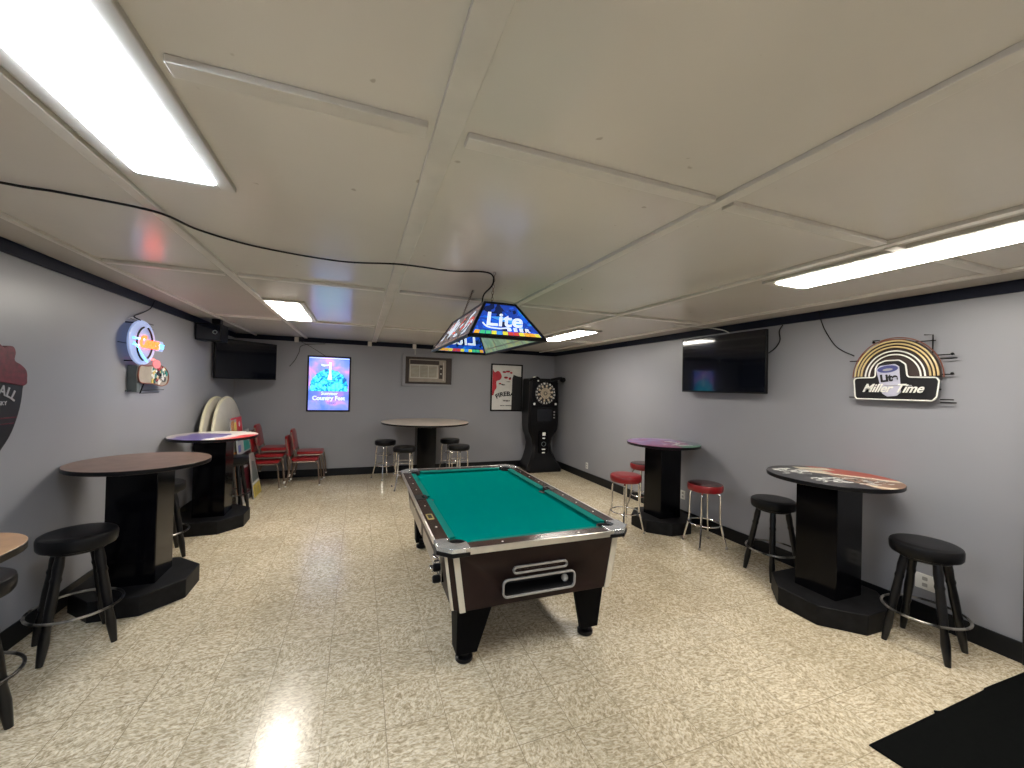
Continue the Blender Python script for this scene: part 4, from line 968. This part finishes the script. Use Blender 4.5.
bm = BM(); bx(bm, .205, .275, -.16, .12, .052, .058); o = obj('control_panel', bm, M['dark_brown'], ac)
bm = BM()
for q in (.05, -.06): lathe(bm, [(0, 0), (.018, 0), (.016, .018), (0, .018)], 16, (.24, q, .058))
obj('knob', bm, M['ac_light'], o)
bm = BM(); bx(bm, .285, .30, -.20, .18, .052, .060); obj('edge_strip', bm, M['ac_light'], ac)
cable('cable', [(1.03, 8.29, 2.50), (1.035, 8.29, 2.44), (1.035, 8.28, 2.375)], .004, 'thin white wire dropping from ceiling to the window unit', m='white')

# ---------------------------------------------------------------- electronic dart machine
dm = thing('dart_machine', 'black electronic dart machine standing in the back right corner', 'dart machine', (3.685, 7.98, 0))
prof = [(0, .40, .40), (.05, .41, .40), (.10, .39, .385), (.22, .31, .33), (.40, .235, .27), (.55, .215, .24), (.68, .245, .25), (.82, .325, .28), (.95, .35, .295), (1.15, .355, .30), (1.60, .345, .30), (1.90, .335, .29), (1.93, .325, .28)]
bm = BM()
def sec(z, hw, dp):
    c = .05; f = -dp + .02
    return [(-hw * .78, .30, z * 1.02), (-hw, f + c, z * 1.02), (-hw + c, f, z * 1.02), (hw - c, f, z * 1.02), (hw, f + c, z * 1.02), (hw * .78, .30, z * 1.02)]
zz = []
for i in range(len(prof) - 1):
    for q in range(4):
        t_ = q / 4; t_ = t_ * t_ * (3 - 2 * t_) if False else t_
        zz.append(tuple(prof[i][k_] + (prof[i + 1][k_] - prof[i][k_]) * t_ for k_ in range(3)))
zz.append(prof[-1]); loft(bm, [sec(*q) for q in zz]); obj('cabinet', bm, M['black_plastic'], dm, angle=28)
EM = Matrix(((1, 0, 0, 0), (0, 0, -1, 0), (0, 1, 0, 0), (0, 0, 0, 1)))     # local (u, v, w) -> x, z, -y
def atf(y): return Matrix.Translation((0, y, 0)) @ EM
bm = BM(); prism(bm, rrect(-.295, .295, 1.36, 1.90, .03), 0, .012, 0, atf(-.285)); hd = obj('head_panel', bm, M['black_lam'], dm, .003)
bm = BM(); prism(bm, circ(0, 1.655, .235, n=60), .012, .020, 0, atf(-.285)); db = obj('dartboard', bm, M['black_print'], hd)
bm = BM()
for q in range(20):
    a0 = 2 * PI * (q + (.06)) / 20; a1 = 2 * PI * (q + .94) / 20
    ra, rb = (.028, .098) if q % 2 else (.028, .098)
    if q % 2 == 0: segs = ((.05, .118), (.128, .180))
    else: segs = ((.028, .118),)
    for r0_, r1_ in segs:
        am = (a0 + a1) / 2; wgt = .45 if q % 2 == 0 else .35
        A0, A1 = am - (a1 - a0) * wgt, am + (a1 - a0) * wgt
        prism(bm, [(r0_ * math.cos(A0), 1.655 + r0_ * math.sin(A0)), (r1_ * math.cos(A0), 1.655 + r1_ * math.sin(A0)), (r1_ * math.cos(A1), 1.655 + r1_ * math.sin(A1)), (r0_ * math.cos(A1), 1.655 + r0_ * math.sin(A1))], .020, .024, 0, atf(-.285))
prism(bm, circ(0, 1.655, .020, n=20), .020, .025, 0, atf(-.285))
obj('segments', bm, M['dart_cream'], db)
for q in range(20):
    bm = BM(); a = 2 * PI * (q + .5) / 20
    num = str([20, 1, 18, 4, 13, 6, 10, 15, 2, 17, 3, 19, 7, 16, 8, 11, 14, 9, 12, 5][(5 - q) % 20])
    text_bm(bm, num, .046, .002, (.209 * math.cos(a), 1.655 + .209 * math.sin(a) - .016, .0215), mat=atf(-.285), bold=.002); obj('number', bm, M['white_print'], db)
for q in ((-.25, 1.43), (.25, 1.43)):
    bm = BM(); prism(bm, circ(q[0], q[1], .024, n=16), .012, .020, 0, atf(-.285)); obj('button', bm, M['white_print'], hd)
bm = BM(); prism(bm, rrect(-.18, .16, 1.06, 1.32, .015), 0, .018, 0, atf(-.280)); obj('display', bm, M['slate_print'] if False else M['screen'], dm, .002)
bm = BM()
for q in range(3): prism(bm, circ(.225, 1.26 - q * .06, .016, n=14), 0, .016, 0, atf(-.282))
obj('side_button', bm, M['grey_trim'], dm)
bm = BM(); prism(bm, rrect(-.11, .11, .38, .86, .03), 0, .03, 0, atf(-.245)); cdr = obj('coin_door', bm, M['black_lam'], dm, .003)
bm = BM(); prism(bm, rrect(-.035, .035, .755, .825, .006, 2), .03, .040, 0, atf(-.245)); prism(bm, rrect(-.03, .03, .690, .715, .004, 2), .03, .036, 0, atf(-.245)); prism(bm, rrect(-.04, .04, .455, .480, .004, 2), .03, .036, 0, atf(-.245)); prism(bm, rrect(-.035, .035, .385, .41, .004, 2), .03, .036, 0, atf(-.245))
obj('white_label', bm, M['white_print'], cdr)
bm = BM(); ring_prism(bm, circ(0, .58, .05), circ(0, .58, .042), .03, .036, atf(-.245)); obj('coin_ring', bm, M['slate_print'], cdr)
bm = BM()
tube(bm, spline([(-.34, -.22, 1.90), (-.28, -.28, 1.965), (-.20, -.29, 1.985), (-.12, -.27, 1.94)], 6), .028, 12); tube(bm, spline([(.12, -.27, 1.94), (.24, -.27, 1.965), (.38, -.28, 1.985), (.40, -.27, 1.93)], 6), .03, 12)
lathe(bm, [(0, -.06), (.045, -.06), (.055, 0), (.045, .05), (0, .05)], 20, (0, 0, 0), Matrix.Translation((.42, -.27, 1.955)) @ Matrix.Rotation(PI / 2, 4, 'X'))
obj('light_arm', bm, M['black_plastic'], dm)
bm = BM(); bmesh.ops.create_uvsphere(bm, u_segments=14, v_segments=10, radius=.018, matrix=Matrix.Translation((-.175, -.305, 1.915))); bx(bm, -.30, -.22, -.315, -.30, 1.985, 2.0); obj('lamp_lens', bm, M['white'], dm)

# ---------------------------------------------------------------- outlets and floor mat
for (yy, z_, lab) in ((6.81, .27, 'white wall outlet near the dart machine'), (4.32, .345, 'white wall outlet behind the purple topped table'), (1.79, .315, 'white wall outlet behind the stool at the lower right')):
    t = thing('wall_outlet', lab, 'outlet', (XR, yy, z_), basis=RIGHT, group='outlets on the right wall')
    k_ = 1.0 if yy > 6 else 1.0
    wd = .04 if yy > 3 else .06
    bm = BM(); prism(bm, rrect(-wd, wd, -.06, .06, .006, 3), 0, .006); obj('cover_plate', bm, M['white'], t, .002)
    bm = BM()
    for q in (-.024, .024): prism(bm, rrect(-.016, .016, q - .014, q + .014, .006, 3), .006, .008)
    obj('socket', bm, M['socket'], t)
bm = BM()
prism(bm, [(2.45, 1.247), (3.05, 1.248), (3.07, 1.262), (3.10, 1.247), (3.58, 1.249), (3.60, 1.256), (XR - .032, 1.240), (XR - .032, -.4), (2.62, -.4)], 0.0, .008)
tag(obj('floor_mat', bm, M['mat'], bevel=.003), 'black floor mat in the lower right corner', 'mat')
